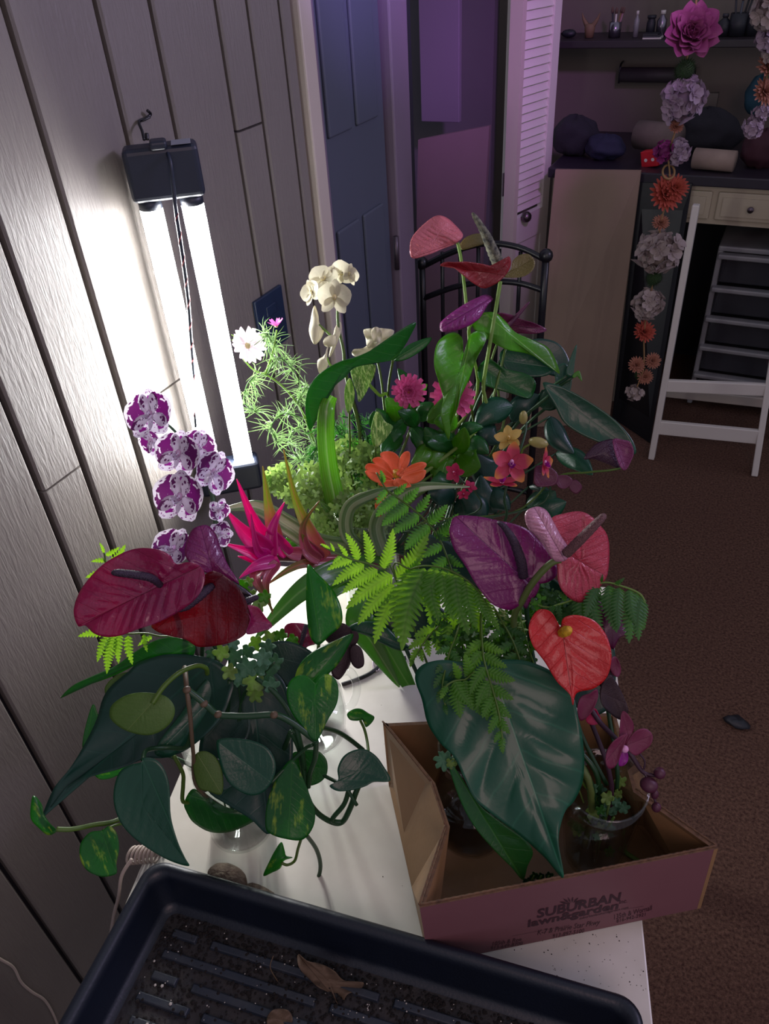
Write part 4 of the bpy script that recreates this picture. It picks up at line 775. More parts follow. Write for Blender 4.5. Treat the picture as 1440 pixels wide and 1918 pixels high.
# pothos
t = thing('pothos_vine', 'golden pothos vine crossing in front of the dark leaves, heart leaves on jointed stems', 'vine', vt(VL, .02, -.01, .03))
tube('stem', [vt(VL, .01, -.01, .04), P(372, 1478, .90), P(362, 1410, .84), P(356, 1340, .815), P(350, 1292, .81), P(346, 1250, .84)], [.0022, .0022, .0026, .003], BSTEM, t)
tube('stem', [(350, 1292, .81), (368, 1305, .812), (388, 1322, .815), (408, 1338, .82), (440, 1341, .82), (470, 1341, .82), (515, 1339, .82), (545, 1352, .825), (572, 1372, .83), (592, 1388, .835)], .0036, DSTEM, t)
for a in ((350, 1292, .808), (382, 1318, .813), (408, 1338, .818), (513, 1339, .818)): sphere('node', P(*a), .0046, BSTEM, t, (1, 1, .8), 10)
tube('petiole', [(285, 1318, .785), (305, 1288, .79), (330, 1264, .80), (352, 1252, .815), (372, 1247, .83), (386, 1252, .84), (388, 1262, .85)], .0026, STEM, t)
patch('leaf', [(205, 1335), (212, 1318), (240, 1301), (275, 1297), (310, 1304), (327, 1325), (322, 1350), (300, 1370), (272, 1377), (235, 1368), (210, 1350)], .79, LU, t, B=(300, 1300), T=(240, 1366), O=(268, 1337), cup=.12, vn=7, va=.001, label='pale oval leaf seen from its underside')
patch('leaf', [(362, 1440), (366, 1413), (385, 1407), (405, 1420), (417, 1450), (415, 1487), (390, 1482), (372, 1475)], .85, LU, t, B=(370, 1412), T=(415, 1486), cup=.1, label='small dull leaf with a torn edge')
patch('leaf', [(405, 1392), (418, 1383), (445, 1383), (475, 1388), (502, 1402), (516, 1430), (511, 1460), (492, 1484), (465, 1489), (432, 1470), (415, 1440)], .85, LD, t, B=(508, 1465), T=(406, 1388), O=(462, 1435), cup=-.08, g=(0, -.1), vn=6, va=.0012)
tube('petiole', [(508, 1466, .855), (540, 1432, .86), (570, 1403, .85), (585, 1395, .84)], .0022, DSTEM, t)
patch('leaf', [(268, 1420), (290, 1422), (307, 1440), (317, 1473), (320, 1530), (333, 1577), (347, 1608), (354, 1622), (328, 1616), (300, 1603), (260, 1577), (230, 1547), (215, 1513), (213, 1480), (223, 1447), (243, 1433), (264, 1428)], .80, LD, t, B=(268, 1424), T=(354, 1622), O=(268, 1510), cup=-.10, fold=.08, vn=8, va=.0012, rings=12)
tube('petiole', [(268, 1423, .803), (275, 1405, .83), (310, 1400, .85), (347, 1400, .845), (358, 1370, .83)], .0025, DSTEM, t)
patch('leaf', [(192, 1555), (203, 1547), (212, 1552), (220, 1565), (223, 1590), (218, 1617), (219, 1630), (215, 1638), (190, 1642), (163, 1630), (150, 1607), (151, 1580), (167, 1560), (186, 1556)], .805, PV, t, B=(191, 1556), T=(218, 1636), O=(188, 1598), cup=-.1, vn=8, va=.001)
tube('petiole', [(192, 1556, .806), (215, 1546, .82), (240, 1538, .84), (300, 1500, .88)], .0014, STEM, t)
patch('leaf', [(63, 1490), (78, 1507), (82, 1525), (97, 1547), (107, 1556), (90, 1564), (72, 1550), (58, 1533), (58, 1508)], .79, PV, t, B=(107, 1556), T=(63, 1490), cup=.4, g=(.5, 0), rings=6)
tube('petiole', [(106, 1553, .795), (135, 1553, .80), (175, 1545, .815), (222, 1535, .83), (300, 1490, .88)], .0026, STEM, t)
patch('leaf', [(548, 1423), (562, 1445), (580, 1489), (590, 1520), (586, 1550), (566, 1573), (533, 1571), (507, 1562), (497, 1548), (500, 1504), (515, 1464), (532, 1435)], .86, PV, t, B=(548, 1424), T=(540, 1570), O=(545, 1510), cup=-.1, fold=.12, vn=8, rings=10, label='yellow-splashed leaf hanging low')
patch('leaf', [(172, 1442), (200, 1436), (232, 1432), (238, 1438), (215, 1455), (190, 1460), (177, 1452)], .88, PV, t, B=(236, 1434), T=(173, 1444), rings=6)
tube('stem', [(325, 1415, .88), (342, 1447, .89), (343, 1470, .90), (342, 1500, .91), (355, 1503, .92)], .0024, STEM, t)
t2 = thing('pothos_vine', 'pothos vine looping low beside the pitcher, upright lit leaves and dangling tendrils', 'vine', vt(VL, .04, .02, .03))
patch('leaf', [(592, 1280), (600, 1268), (613, 1263), (628, 1272), (634, 1293), (630, 1320), (613, 1350), (592, 1388), (570, 1367), (546, 1335), (537, 1303), (541, 1279), (556, 1266), (574, 1266), (586, 1276)], .83, PV, t2, B=(590, 1284), T=(592, 1388), O=(586, 1315), cup=-.12, fold=.15, vn=8, va=.0013, rings=12, label='heart leaf splashed yellow on one side')
patch('leaf', [(552, 1285), (554, 1262), (566, 1238), (590, 1218), (622, 1202), (661, 1187), (650, 1215), (632, 1245), (612, 1265), (594, 1282), (572, 1286)], .86, PV, t2, B=(580, 1280), T=(661, 1187), O=(595, 1245), g=(.2, -.2), cup=.1, fold=.2, vn=8, rings=10, label='bright pointed leaf lit from behind')
patch('leaf', [(577, 1057), (595, 1075), (617, 1097), (633, 1122), (641, 1150), (638, 1172), (618, 1190), (597, 1208), (582, 1195), (576, 1165), (573, 1125), (574, 1088)], .90, PV, t2, B=(600, 1205), T=(577, 1057), O=(602, 1140), g=(.1, -.3), cup=.1, fold=.15, vn=10, rings=10, label='tall upright pointed leaf')
tube('petiole', [(597, 1206, .902), (590, 1260, .89), (580, 1330, .88), (575, 1370, .86)], .002, STEM, t2)
patch('leaf', [(617, 1472), (633, 1462), (632, 1440), (642, 1418), (660, 1406), (682, 1403), (702, 1414), (717, 1433), (731, 1462), (700, 1465), (684, 1473), (660, 1480), (633, 1482)], .88, LD, t2, B=(635, 1462), T=(731, 1462), O=(675, 1443), cup=-.15, fold=.1, vn=8, va=.001, rings=9, g=(0, -.2))
patch('leaf', [(547, 1415), (560, 1407), (578, 1404), (598, 1408), (612, 1425), (612, 1450), (598, 1466), (575, 1472), (556, 1462)], .90, LG, t2, B=(612, 1440), T=(548, 1430), cup=-.1, vn=7)
patch('leaf', [(650, 1337), (663, 1328), (677, 1328), (690, 1336), (701, 1343), (696, 1354), (685, 1362), (682, 1349), (668, 1350), (655, 1348)], .98, PV, t2, B=(680, 1345), T=(650, 1337), cup=-.2, rings=6)
patch('leaf', [(527, 1577), (533, 1593), (536, 1603), (548, 1606), (532, 1612), (525, 1626), (510, 1634), (493, 1640), (505, 1612), (515, 1593)], .93, PV, t2, B=(528, 1615), T=(494, 1640), cup=.2, rings=6)
patch('leaf', [(554, 1662), (565, 1657), (580, 1664), (592, 1674), (595, 1690), (586, 1680), (570, 1677), (557, 1674)], .96, PV, t2, B=(575, 1668), T=(554, 1662), cup=.2, rings=5)
for pts, r in (([(545, 1370, .86), (560, 1400, .87), (568, 1440, .88), (574, 1490, .89), (592, 1520, .90), (618, 1538, .91), (640, 1540, .91), (655, 1515, .90), (668, 1480, .89), (682, 1450, .885)], .0034), ([(592, 1388, .835), (590, 1420, .86), (580, 1450, .88), (577, 1475, .885)], .003), ([(640, 1540, .91), (622, 1535, .905), (645, 1505, .895), (655, 1470, .885)], .003), ([(605, 1452, .90), (625, 1462, .893), (645, 1472, .885), (668, 1508, .89)], .0022),
    ([(565, 1568, .90), (558, 1590, .92), (552, 1612, .93), (538, 1620, .93), (527, 1616, .93)], .0018), ([(572, 1562, .88), (592, 1590, .92), (600, 1620, .945), (595, 1645, .955), (578, 1660, .958)], .0026), ([(600, 1362, .87), (630, 1370, .90), (655, 1385, .92), (680, 1405, .93)], .0028), ([(690, 1408, .94), (687, 1385, .96), (682, 1365, .97), (675, 1350, .98)], .0018), ([(480, 1270, .86), (515, 1298, .855), (545, 1340, .85), (562, 1390, .86), (570, 1440, .88)], .003)): tube('stem', pts, r, DSTEM if r > .002 else STEM, t2)
tube('stem', [vt(VL, .04, .01, .04), P(520, 1440, .94), P(545, 1370, .86)], .003, DSTEM, t2)
# sage lobed sprigs
def lobed(nm, cx, cy, r, t_, mat, par, rot=0, lob=5, seed=0, cup=-.2):
    rg = random.Random(seed+int(cx)); pts = []
    for k in range(lob*4):
        a = 2*math.pi*k/(lob*4); q = r*(1.0 if k % 4 in (1, 2) else (.88 if k % 4 == 3 else .66))*rg.uniform(.88, 1.1)
        pts.append((cx+q*math.cos(a+rot), cy+q*math.sin(a+rot)))
    return patch(nm, pts, t_, mat, par, B=(cx-r*.6*math.cos(rot), cy-r*.6*math.sin(rot)), T=(cx+r*math.cos(rot), cy+r*math.sin(rot)), O=(cx, cy), cup=cup, ruf=(.002, lob), rings=5, sub=3, th=.0004, g=(rg.uniform(-.5, .5), rg.uniform(-.5, .5)))
t = thing('sage_sprig', 'sage green lobed leaf sprig between the dark red anthurium and the pothos', 'foliage', vt(VL, .03, .0, .05))
for k, a in enumerate(((415, 1222, 15), (440, 1230, 16), (462, 1222, 14), (462, 1250, 18), (475, 1278, 18), (498, 1262, 20), (492, 1232, 16), (450, 1270, 16), (478, 1302, 14), (508, 1285, 14), (436, 1205, 12), (515, 1240, 14), (430, 1258, 14), (500, 1212, 14), (395, 1225, 10), (486, 1250, 15))): lobed('leaf', a[0], a[1], a[2]*1.15, .855+.012*(k % 3), FRIL if k % 4 else LIME, t, k*1.3, 5, k)
for a in ((440, 1230), (475, 1278), (498, 1262), (515, 1240)): tube('sprig_stem', [P(a[0], a[1], .87), P(450, 1320, .90), vt(VL, .02, .0, .12)], .0012, DSTEM, t)
t = thing('lime_sprig', 'lime frilly leaves beneath the magenta bromeliad bracts', 'foliage', vt(VL, .05, .02, .05))
for k, a in enumerate(((455, 1100, 13), (470, 1115, 12), (485, 1130, 15), (495, 1118, 12), (465, 1090, 10), (545, 1220, 13), (530, 1235, 12), (520, 1215, 13), (560, 1240, 11), (548, 1200, 12), (505, 1195, 14), (480, 1205, 14), (525, 1190, 12))): lobed('leaf', a[0], a[1], a[2]*1.1, .93+.01*(k % 3), LIME if k % 3 else LB, t, k, 5, 50+k)
tube('sprig_stem', [P(485, 1130, .94), P(500, 1220, .95), P(480, 1330, .96), vt(VL, .03, .01, .12)], .0014, STEM, t); tube('sprig_stem', [P(545, 1220, .94), P(520, 1290, .95), P(480, 1360, .96)], .0014, STEM, t)
bleaf('large_leaf', 'dark green leaf beside the blackish orchid near the pitcher', [(495, 1215), (530, 1200), (575, 1215), (600, 1240), (590, 1262), (560, 1275), (525, 1290), (505, 1265)], .915, LN, (590, 1250), (500, 1225), vt(VL, .05, .03, .1), rings=7)
t = thing('blackish_orchid', 'blackish maroon orchid bloom standing behind the bright pothos leaf', 'orchid', vt(VP_, .0, .0, .02))
patch('petal', [(605, 1192), (606, 1175), (622, 1167), (645, 1168), (658, 1180), (657, 1195), (640, 1205), (620, 1207)], .945, BKO, t, g=(0, .3), cup=.15, rings=6); patch('petal', [(655, 1185), (668, 1183), (672, 1195), (664, 1210), (655, 1208)], .95, BKO, t, rings=5)
patch('petal', [(655, 1215), (665, 1207), (677, 1215), (682, 1235), (680, 1248), (668, 1252), (657, 1240)], .94, BKO, t, cup=.1, rings=6); patch('petal', [(620, 1255), (635, 1210), (655, 1205), (657, 1235), (645, 1262), (632, 1273)], .95, BKO, t, cup=-.1, rings=6)
tube('stem', [P(656, 1208, .953), P(650, 1250, 1.0), vt(VP_, .02, .02, .10), vt(VP_, 0, 0, .02)], .0022, PSTEM, t)
t = thing('small_anthurium', 'small magenta anthurium with dark spadix half hidden beside the tall pothos leaf', 'flower', vt(VP_, -.01, .0, .03))
patch('spathe', [(532, 1178), (540, 1168), (560, 1167), (578, 1172), (587, 1190), (592, 1205), (575, 1212), (562, 1228), (555, 1205), (538, 1195)], .955, AM, t, B=(575, 1175), T=(563, 1228), cup=.2, ruf=(.003, 4), rings=7)
spad(t, [(574, 1170, .95), (568, 1190, .945), (562, 1212, .94)], [.003, .003, .002]); tube('stem', [P(570, 1195, .96), P(575, 1300, 1.0), vt(VP_, -.01, 0, .12), vt(VP_, -.01, 0, .03)], .0022, DSTEM, t)
# ------------------------------------------------------------------ B. bromeliad
t = thing('bromeliad', 'magenta bromeliad with fiery pointed bracts reaching toward the lit tubes', 'flower', vt(VB, -.03, -.01, .03))
BR = [([(515, 1030, 1.045), (480, 985, 1.02), (443, 897, .99)], 26, MAG), ([(520, 1025, 1.05), (505, 960, 1.04), (492, 873, 1.03)], 22, MAGG), ([(505, 1035, 1.03), (460, 1000, 1.01), (425, 957, .995)], 30, MAG), ([(505, 1045, 1.03), (470, 1035, 1.01), (420, 1018, .99)], 24, MAG), ([(515, 1050, 1.03), (480, 1060, 1.01), (448, 1083, .99)], 20, MAG),
    ([(508, 1042, 1.03), (510, 990, 1.03), (533, 940, 1.03)], 20, MAG), ([(505, 1045, 1.035), (482, 1030, 1.01), (470, 962, 1.0)], 16, MAG), ([(500, 1050, 1.03), (478, 1078, 1.01), (492, 1110, .99), (512, 1145, .975)], 18, MAGR), ([(520, 1052, 1.03), (498, 1090, 1.01), (510, 1150, .98)], 16, MAGR), ([(540, 1040, 1.05), (520, 1010, 1.04), (505, 985, 1.03)], 22, MAG), ([(565, 1038, 1.06), (540, 1032, 1.05), (512, 1000, 1.04)], 20, MAGR),
    ([(610, 1045, 1.08), (590, 1015, 1.07), (555, 940, 1.06), (531, 842, 1.04)], 24, MAGG), ([(600, 1050, 1.07), (575, 1030, 1.065), (568, 985, 1.06), (598, 938, 1.05)], 18, MAGR), ([(600, 1050, 1.08), (580, 1025, 1.07), (565, 1000, 1.06)], 22, MAGR), ([(520, 1045, 1.035), (500, 1055, 1.03), (470, 1048, 1.02), (445, 1042, 1.0)], 20, MAG)]
for p, w_, m in BR: strap('bract', p, [w_*1.35*a for a in (.7, 1, .95, .8, .6, .38, .2, .04)], m, t, .1, -.5, 22, 6)
tube('stem', [(505, 1045, 1.04), (560, 1045, 1.07), (640, 1050, 1.12), (700, 1062, 1.15), vt(VB, -.02, 0, .14), vt(VB, -.01, 0, .02)], [.004, .007, .009, .009, .008], leafm('bract_stem', '#5a2a30', n=0, trans=0), t, n=10)
for p, w_, tl, m in (([(690, 1030, 1.15), (600, 1020, 1.12), (540, 985, 1.11), (480, 950, 1.10), (412, 955, 1.09)], 34, .3, STRW), ([(690, 1040, 1.16), (650, 1000, 1.10), (655, 950, 1.07), (700, 925, 1.05), (745, 912, 1.04)], 22, .4, STRW), ([(720, 1040, 1.15), (705, 985, 1.10), (735, 940, 1.08), (790, 912, 1.07), (880, 912, 1.08)], 24, .4, STRW), ([(700, 1055, 1.15), (640, 1052, 1.10), (560, 1058, 1.06), (500, 1095, 1.04)], 16, .5, MAGR), ([(720, 1065, 1.16), (640, 1068, 1.08), (560, 1110, 1.03), (475, 1200, 1.0)], 40, .3, STRP),
    ([(720, 1080, 1.16), (650, 1090, 1.10), (600, 1130, 1.07), (585, 1200, 1.06)], 26, .2, STRP), ([(700, 1100, 1.15), (672, 1160, 1.12), (700, 1210, 1.14), (748, 1287, 1.18)], 42, .3, STRP), ([(720, 1110, 1.15), (712, 1180, 1.14), (745, 1250, 1.17), (790, 1320, 1.2)], 40, .2, STRP), ([(690, 1020, 1.17), (640, 980, 1.16), (600, 940, 1.15)], 20, .2, STRP), ([(690, 1060, 1.17), (640, 1030, 1.15), (560, 1010, 1.13), (470, 1060, 1.10)], 26, .2, STRP)):
    strap('strap_leaf', p, [w_*1.2*a for a in (.9, 1, 1, 1, .95, .85, .65, .35, .05)], m, t, tl*.3, -.2, 34, 6, .0007)
# ------------------------------------------------------------------ C. back arrangement: upright leaves
t = thing('strap_leaf', 'broad ribbed bright green strap leaf standing upright in the fine foliage', 'leaf', vt(VB, -.03, .02, .02))
strap('blade', [(633, 975, 1.17), (626, 930, 1.16), (616, 880, 1.15), (610, 820, 1.14), (612, 765, 1.13), (622, 742, 1.15)], [38, 38, 36, 34, 32, 32, 28, 20], leafm('ribbed_leaf', '#5c9a20', '#b8c898', par=120., rough=.28, trans=.45, coat=.3, tcol='#a0d818'), t, .15, .35, 40, 8, .0008)
tube('petiole', [P(633, 970, 1.17), vt(VB, -.02, .01, .12), vt(VB, -.01, .01, .02)], .003, STEM, t)
t = thing('arrowhead_leaf', 'long arrow-shaped green leaf arching over the strap leaf', 'leaf', vt(VB, -.02, .03, .02))
patch('blade', [(581, 807), (573, 782), (572, 755), (577, 730), (592, 706), (614, 689), (640, 676), (668, 668), (700, 653), (735, 628), (778, 603), (768, 630), (751, 658), (737, 674), (705, 679), (683, 683), (662, 690), (646, 707), (627, 723), (607, 750), (592, 778)], 1.12, LG, t, B=(735, 672), T=(581, 807), O=(645, 690), g=(.1, .5), cup=.02, ruf=(.004, 2), vn=0, rings=8, sub=4)
patch('blade_lobe', [(738, 674), (757, 652), (778, 640), (808, 632), (797, 650), (772, 668), (752, 676)], 1.14, LG, t, B=(738, 674), T=(808, 632), cup=.1, rings=6)
tube('petiole', [P(736, 674, 1.13), P(728, 720, 1.18), P(722, 800, 1.22), vt(VB, -.01, .02, .16), vt(VB, 0, .02, .02)], .002, STEM, t)
t = thing('syngonium_leaf', 'pale veined arrow leaf hanging under the arching green leaf', 'leaf', vt(VB, .0, .03, .02))
patch('blade', [(657, 688), (680, 684), (703, 684), (700, 705), (692, 722), (684, 738), (672, 753), (668, 735), (660, 712)], 1.16, SY, t, B=(689, 718), T=(680, 684), O=(682, 708), vn=6, cup=.1, rings=7); tube('petiole', [P(689, 718, 1.165), P(710, 740, 1.18), P(728, 758, 1.2), vt(VB, 0, .03, .2), vt(VB, 0, .03, .02)], .0025, LIME, t)
t = thing('syngonium_leaf', 'pale leaf edge-on beside the white orchid stem', 'leaf', vt(VB, -.01, .03, .02))
patch('blade', [(655, 708), (663, 725), (664, 745), (658, 768), (650, 772), (645, 745), (647, 722)], 1.17, SY, t, B=(655, 770), T=(655, 708), rings=6); tube('petiole', [P(654, 770, 1.17), P(655, 820, 1.2), P(660, 900, 1.22), vt(VB, -.01, .03, .1)], .0016, STEM, t)
t = thing('syngonium_leaf', 'speckled yellow-green leaf below the pink zinnia', 'leaf', vt(VB, .01, .03, .02))
patch('blade', [(703, 773), (695, 800), (696, 825), (704, 838), (720, 825), (736, 800), (722, 790), (712, 775)], 1.15, SY, t, B=(704, 836), T=(706, 773), rings=6, vn=6); tube('petiole', [P(703, 836, 1.15), P(705, 900, 1.19), vt(VB, .01, .02, .12)], .0016, STEM, t)
t = thing('syngonium_leaf', 'pale green leaf catching light just right of the lamp end cap'.replace('just right of', 'beside'), 'leaf', vt(VB, -.04, .03, .02))
patch('blade', [(495, 905), (500, 885), (515, 878), (530, 885), (548, 893), (560, 910), (545, 915), (520, 905), (505, 925), (497, 930)], 1.2, SY, t, B=(520, 895), T=(497, 930), rings=6); tube('petiole', [P(520, 895, 1.2), P(560, 950, 1.24), P(640, 1000, 1.24), vt(VB, -.03, .03, .12)], .0014, STEM, t)
# cosmos
t = thing('cosmos_stem', 'white and pink cosmos with feathery leaves in front of the lit tube', 'flower', vt(VB, -.03, .03, .02))
CS = [(475, 693, 1.24), (500, 703, 1.24), (530, 725, 1.24), (556, 755, 1.24), (572, 785, 1.245), (590, 830, 1.25), (620, 900, 1.25)]
tube('stem', [P(455, 672, 1.23)]+[P(*p) for p in CS]+[vt(VB, -.02, .03, .14), vt(VB, -.02, .03, .02)], [.0012, .0016, .0022, .0024], LIME, t)
tube('stem', [(497, 700, 1.24), (507, 670, 1.235), (514, 645, 1.23), (518, 618, 1.23)], .0014, LIME, t)
def daisy(par, x, y, tt_, r, fx, fy, roll, n, wd, mat, key, tilt=12, nm='flower', cc=YELC, layers=1, cr=.16):
    M = fr_px(x, y, tt_, fx, fy, roll); R = r*tt_/FOC; b = sphere(nm, (0, 0, 0), R*cr, cc, par, (1, 1, .8), 12, M @ Tr(0, 0, R*.05), .15); rg = random.Random(int(x))
    for l in range(layers):
        s = 1-.2*l
        for k in range(n): put('petal', petal('%s%d%.4f' % (key, l, R), R*s, R*wd*s, mat, (.25, .7, .95, 1, .8), .15, .05, 7, 4, .12), b, M @ Rz(360*k/n+l*21+rg.uniform(-5, 5)) @ Rx(tilt+l*16+rg.uniform(-5, 5)))
    return b
daisy(t, 463, 648, 1.225, 36, .7, -.1, 10, 9, .52, COS, 'cos'); daisy(t, 518, 612, 1.23, 20, -.3, -1.6, 60, 6, .4, COP, 'cop', 35)
sphere('bud', P(444, 634, 1.225), .006, LIME, t, n=10)
for k in range(7): a = k*.9; tube('sepal', [P(444, 634, 1.225), P(444+12*math.cos(a), 632+12*math.sin(a), 1.222)], [.0014, .0004], LIME, t, n=5, sub=3)
def needles(par, paths, per, ln, seed, nm='foliage', mat=NEED, w=.0006, curl=.6):
    g = G(); rg = random.Random(seed)
    for path in paths:
        q = cat([P(*p) for p in path], 10); g.tube(q, .0011, 5)
        for k in range(per):
            i = rg.randrange(len(q)); p = q[i]; d = nrm([rg.gauss(0, 1), rg.gauss(0, 1), rg.gauss(.1, 1)]); dd = nrm(np.cross(d, [rg.gauss(0, 1), rg.gauss(0, 1), rg.gauss(0, 1)])); L = ln*rg.uniform(.5, 1.1)
            for br in range(3):
                e = nrm(d+dd*(br-1)*.55); c_ = nrm(np.cross(e, dd)+np.array([0, 0, -.4])); pr = None; s = nrm(np.cross(e, CZ))*w
                pts = [p+d*L*.25*(br != 1)*0+e*L*u+c_*L*curl*u*u for u in (0, .3, .6, .85, 1)]
                V = []
                for i_, x in enumerate(pts): f = (1, 1, .9, .6, .1)[i_]; V += [x+s*f, x-s*f]
                g.add(V, [(2*i_, 2*i_+1, 2*i_+3, 2*i_+2) for i_ in range(4)])
    o = g.out(nm, mat, par, True); o['kind'] = 'stuff'; return o
needles(t, [[(500, 703, 1.24), (520, 670, 1.22), (545, 690, 1.22), (560, 715, 1.22)], [(480, 700, 1.24), (462, 722, 1.23), (458, 755, 1.22), (480, 772, 1.21)], [(572, 785, 1.245), (530, 775, 1.23), (508, 800, 1.22), (520, 830, 1.22)], [(590, 830, 1.25), (560, 800, 1.25), (540, 830, 1.24), (560, 860, 1.23)], [(556, 755, 1.24), (575, 725, 1.24), (590, 740, 1.24)], [(515, 650, 1.235), (500, 628, 1.23), (492, 622, 1.23)], [(590, 840, 1.25), (565, 860, 1.25), (580, 890, 1.24)], [(620, 900, 1.25), (600, 860, 1.24), (590, 820, 1.24)]], 26, .036, 3)
# white orchid
t = thing('orchid_spray', 'tall cream white moth orchid spray against the dark door', 'orchid', vt(VB, -.01, .04, .02))
tube('stem', [vt(VB, -.01, .04, .02), P(680, 900, 1.24), P(672, 800, 1.22), P(655, 735, 1.20), P(646, 690, 1.19), P(643, 655, 1.185), P(634, 615, 1.18), P(632, 580, 1.18), P(636, 560, 1.18), P(625, 535, 1.19), P(600, 535, 1.2)], [.0032, .003, .0026, .002, .0015], STEM, t)
for a in ((627, 558, 1.165, 34, -.1, .2, 5), (606, 524, 1.18, 33, -.3, -.5, 30), (584, 548, 1.185, 25, -.8, .1, -20), (640, 514, 1.185, 28, .3, -.4, 60), (653, 514, 1.18, 22, 1.0, -.1, 20)): orchid(t, *a, 'wo', WO, WO, WO, YELC, 1.15, .8)
for pts, tt_ in (([(590, 573), (596, 590), (598, 605), (607, 618), (600, 636), (588, 645), (579, 622), (582, 598), (586, 578)], 1.175), ([(636, 603), (640, 615), (632, 640), (622, 662), (616, 668), (622, 640), (627, 615)], 1.175), ([(607, 635), (618, 628), (630, 630), (628, 645), (615, 650), (606, 645)], 1.17), ([(595, 675), (605, 668), (614, 655), (616, 640), (612, 670), (614, 685), (600, 700), (595, 690)], 1.17)): patch('petal', pts, tt_, WO, t, cup=.3, rings=6, ruf=(.002, 3))
tube('pedicel', [(597, 608, 1.177), (610, 620, 1.18), (622, 632, 1.18)], .0018, LIME, t); tube('pedicel', [(612, 670, 1.175), (620, 685, 1.18), (640, 690, 1.19)], .0016, LIME, t)
o = tube('flower_stake', [P(640, 690, 1.2), P(672, 780, 1.22), P(690, 900, 1.25), vt(VB, -.005, .045, .02)], .0016, BLK); tag(o, 'thin dark support stake beside the white orchid stem', 'stake')
t = thing('white_bloom', 'ruffled white bloom behind the tip of the arching green leaf', 'flower', vt(VB, .01, .05, .02))
patch('petal', [(681, 618), (700, 615), (718, 615), (738, 620), (725, 640), (700, 655), (688, 650), (685, 635)], 1.17, WO, t, ruf=(.006, 6), cup=.3, rings=8); patch('petal', [(660, 665), (662, 655), (680, 652), (700, 640), (720, 640), (705, 665), (680, 672)], 1.175, WO, t, ruf=(.005, 6), cup=.2, rings=7)
patch('petal', [(695, 620), (705, 612), (715, 622), (712, 640), (700, 642)], 1.16, WO, t, ruf=(.004, 4), rings=5)
tube('stem', [P(700, 650, 1.18), P(715, 720, 1.2), P(725, 850, 1.24), vt(VB, .01, .04, .15), vt(VB, .01, .04, .02)], .002, STEM, t)
# small-leaved green cushion
def leaflets(par, regs, n, r, seed, mat=LIME, nm='foliage'):
    g = G(); rg = random.Random(seed)
    for k in range(n):
        cx, cy, rx, ry, tt_ = regs[rg.randrange(len(regs))]; a = rg.uniform(0, 6.28); q = math.sqrt(rg.random()); c = P(cx+rx*q*math.cos(a), cy+ry*q*math.sin(a), tt_+rg.uniform(-.035, .035))
        nn = nrm(-CZ+np.array([rg.gauss(0, .5), rg.gauss(0, .5), rg.gauss(.3, .5)])); x = nrm(np.cross(nn, [rg.gauss(0, 1), rg.gauss(0, 1), 1])); y = np.cross(nn, x); R = r*rg.uniform(.6, 1.2)
        for l in range(3):
            b = l*2.1; d = x*math.cos(b)+y*math.sin(b); e = np.cross(nn, d); o = c+d*R*.9
            g.add([c]+[o+d*R*.75*math.cos(h)+e*R*.62*math.sin(h)-nn*R*.15*abs(math.cos(h)) for h in (math.pi*.75, math.pi*.3, 0, -math.pi*.3, -math.pi*.75)], [(0, 1, 2, 3), (0, 3, 4, 5)])
    o = g.out(nm, mat, par, True); o['kind'] = 'stuff'; return o
t = thing('maidenhair_clump', 'fine small-leaved green clump around the foot of the upright strap leaf', 'foliage', vt(VB, -.02, .02, .02))
leaflets(t, [(590, 900, 40, 32, 1.2), (570, 925, 35, 28, 1.19), (620, 940, 40, 45, 1.2), (655, 960, 40, 40, 1.17), (680, 880, 45, 50, 1.22), (655, 850, 35, 30, 1.24), (530, 900, 28, 30, 1.22), (610, 985, 30, 25, 1.17), (690, 985, 45, 30, 1.16), (700, 940, 35, 35, 1.2)], 1250, .0054, 11)
leaflets(t, [(680, 880, 50, 60, 1.26), (640, 900, 60, 70, 1.26), (700, 960, 50, 40, 1.22)], 500, .0045, 12, LG, 'dark_foliage')
for a in ((570, 920), (600, 890), (640, 860), (690, 870), (660, 950), (530, 900)): tube('sprig_stem', [P(a[0], a[1], 1.21), P((a[0]+690)/2, a[1]+70, 1.22), vt(VB, -.01, .01, .18), vt(VB, 0, 0, .05)], .0012, STEM, t)
t = thing('dill_sprig', 'dark feathery sprig between the strap leaf and the speckled leaf', 'foliage', vt(VB, -.01, .03, .02))
needles(t, [[(700, 900, 1.25), (690, 830, 1.23), (670, 790, 1.22), (640, 780, 1.22)], [(690, 880, 1.25), (660, 840, 1.24), (640, 800, 1.24)], [(700, 880, 1.25), (700, 820, 1.24), (690, 780, 1.23)], [(670, 900, 1.25), (650, 870, 1.25), (630, 850, 1.25)], [(720, 900, 1.24), (730, 860, 1.23), (740, 840, 1.22)], [(640, 820, 1.24), (620, 790, 1.23), (600, 800, 1.22)], [(575, 880, 1.25), (585, 850, 1.24), (600, 830, 1.24)]], 30, .026, 5, mat=leafm('dark_feathery', '#2a6a30', n=0, rough=.5, trans=.35, tcol='#50a030'))
tube('sprig_stem', [P(700, 900, 1.25), vt(VB, 0, .03, .15)], .0013, DSTEM, t)
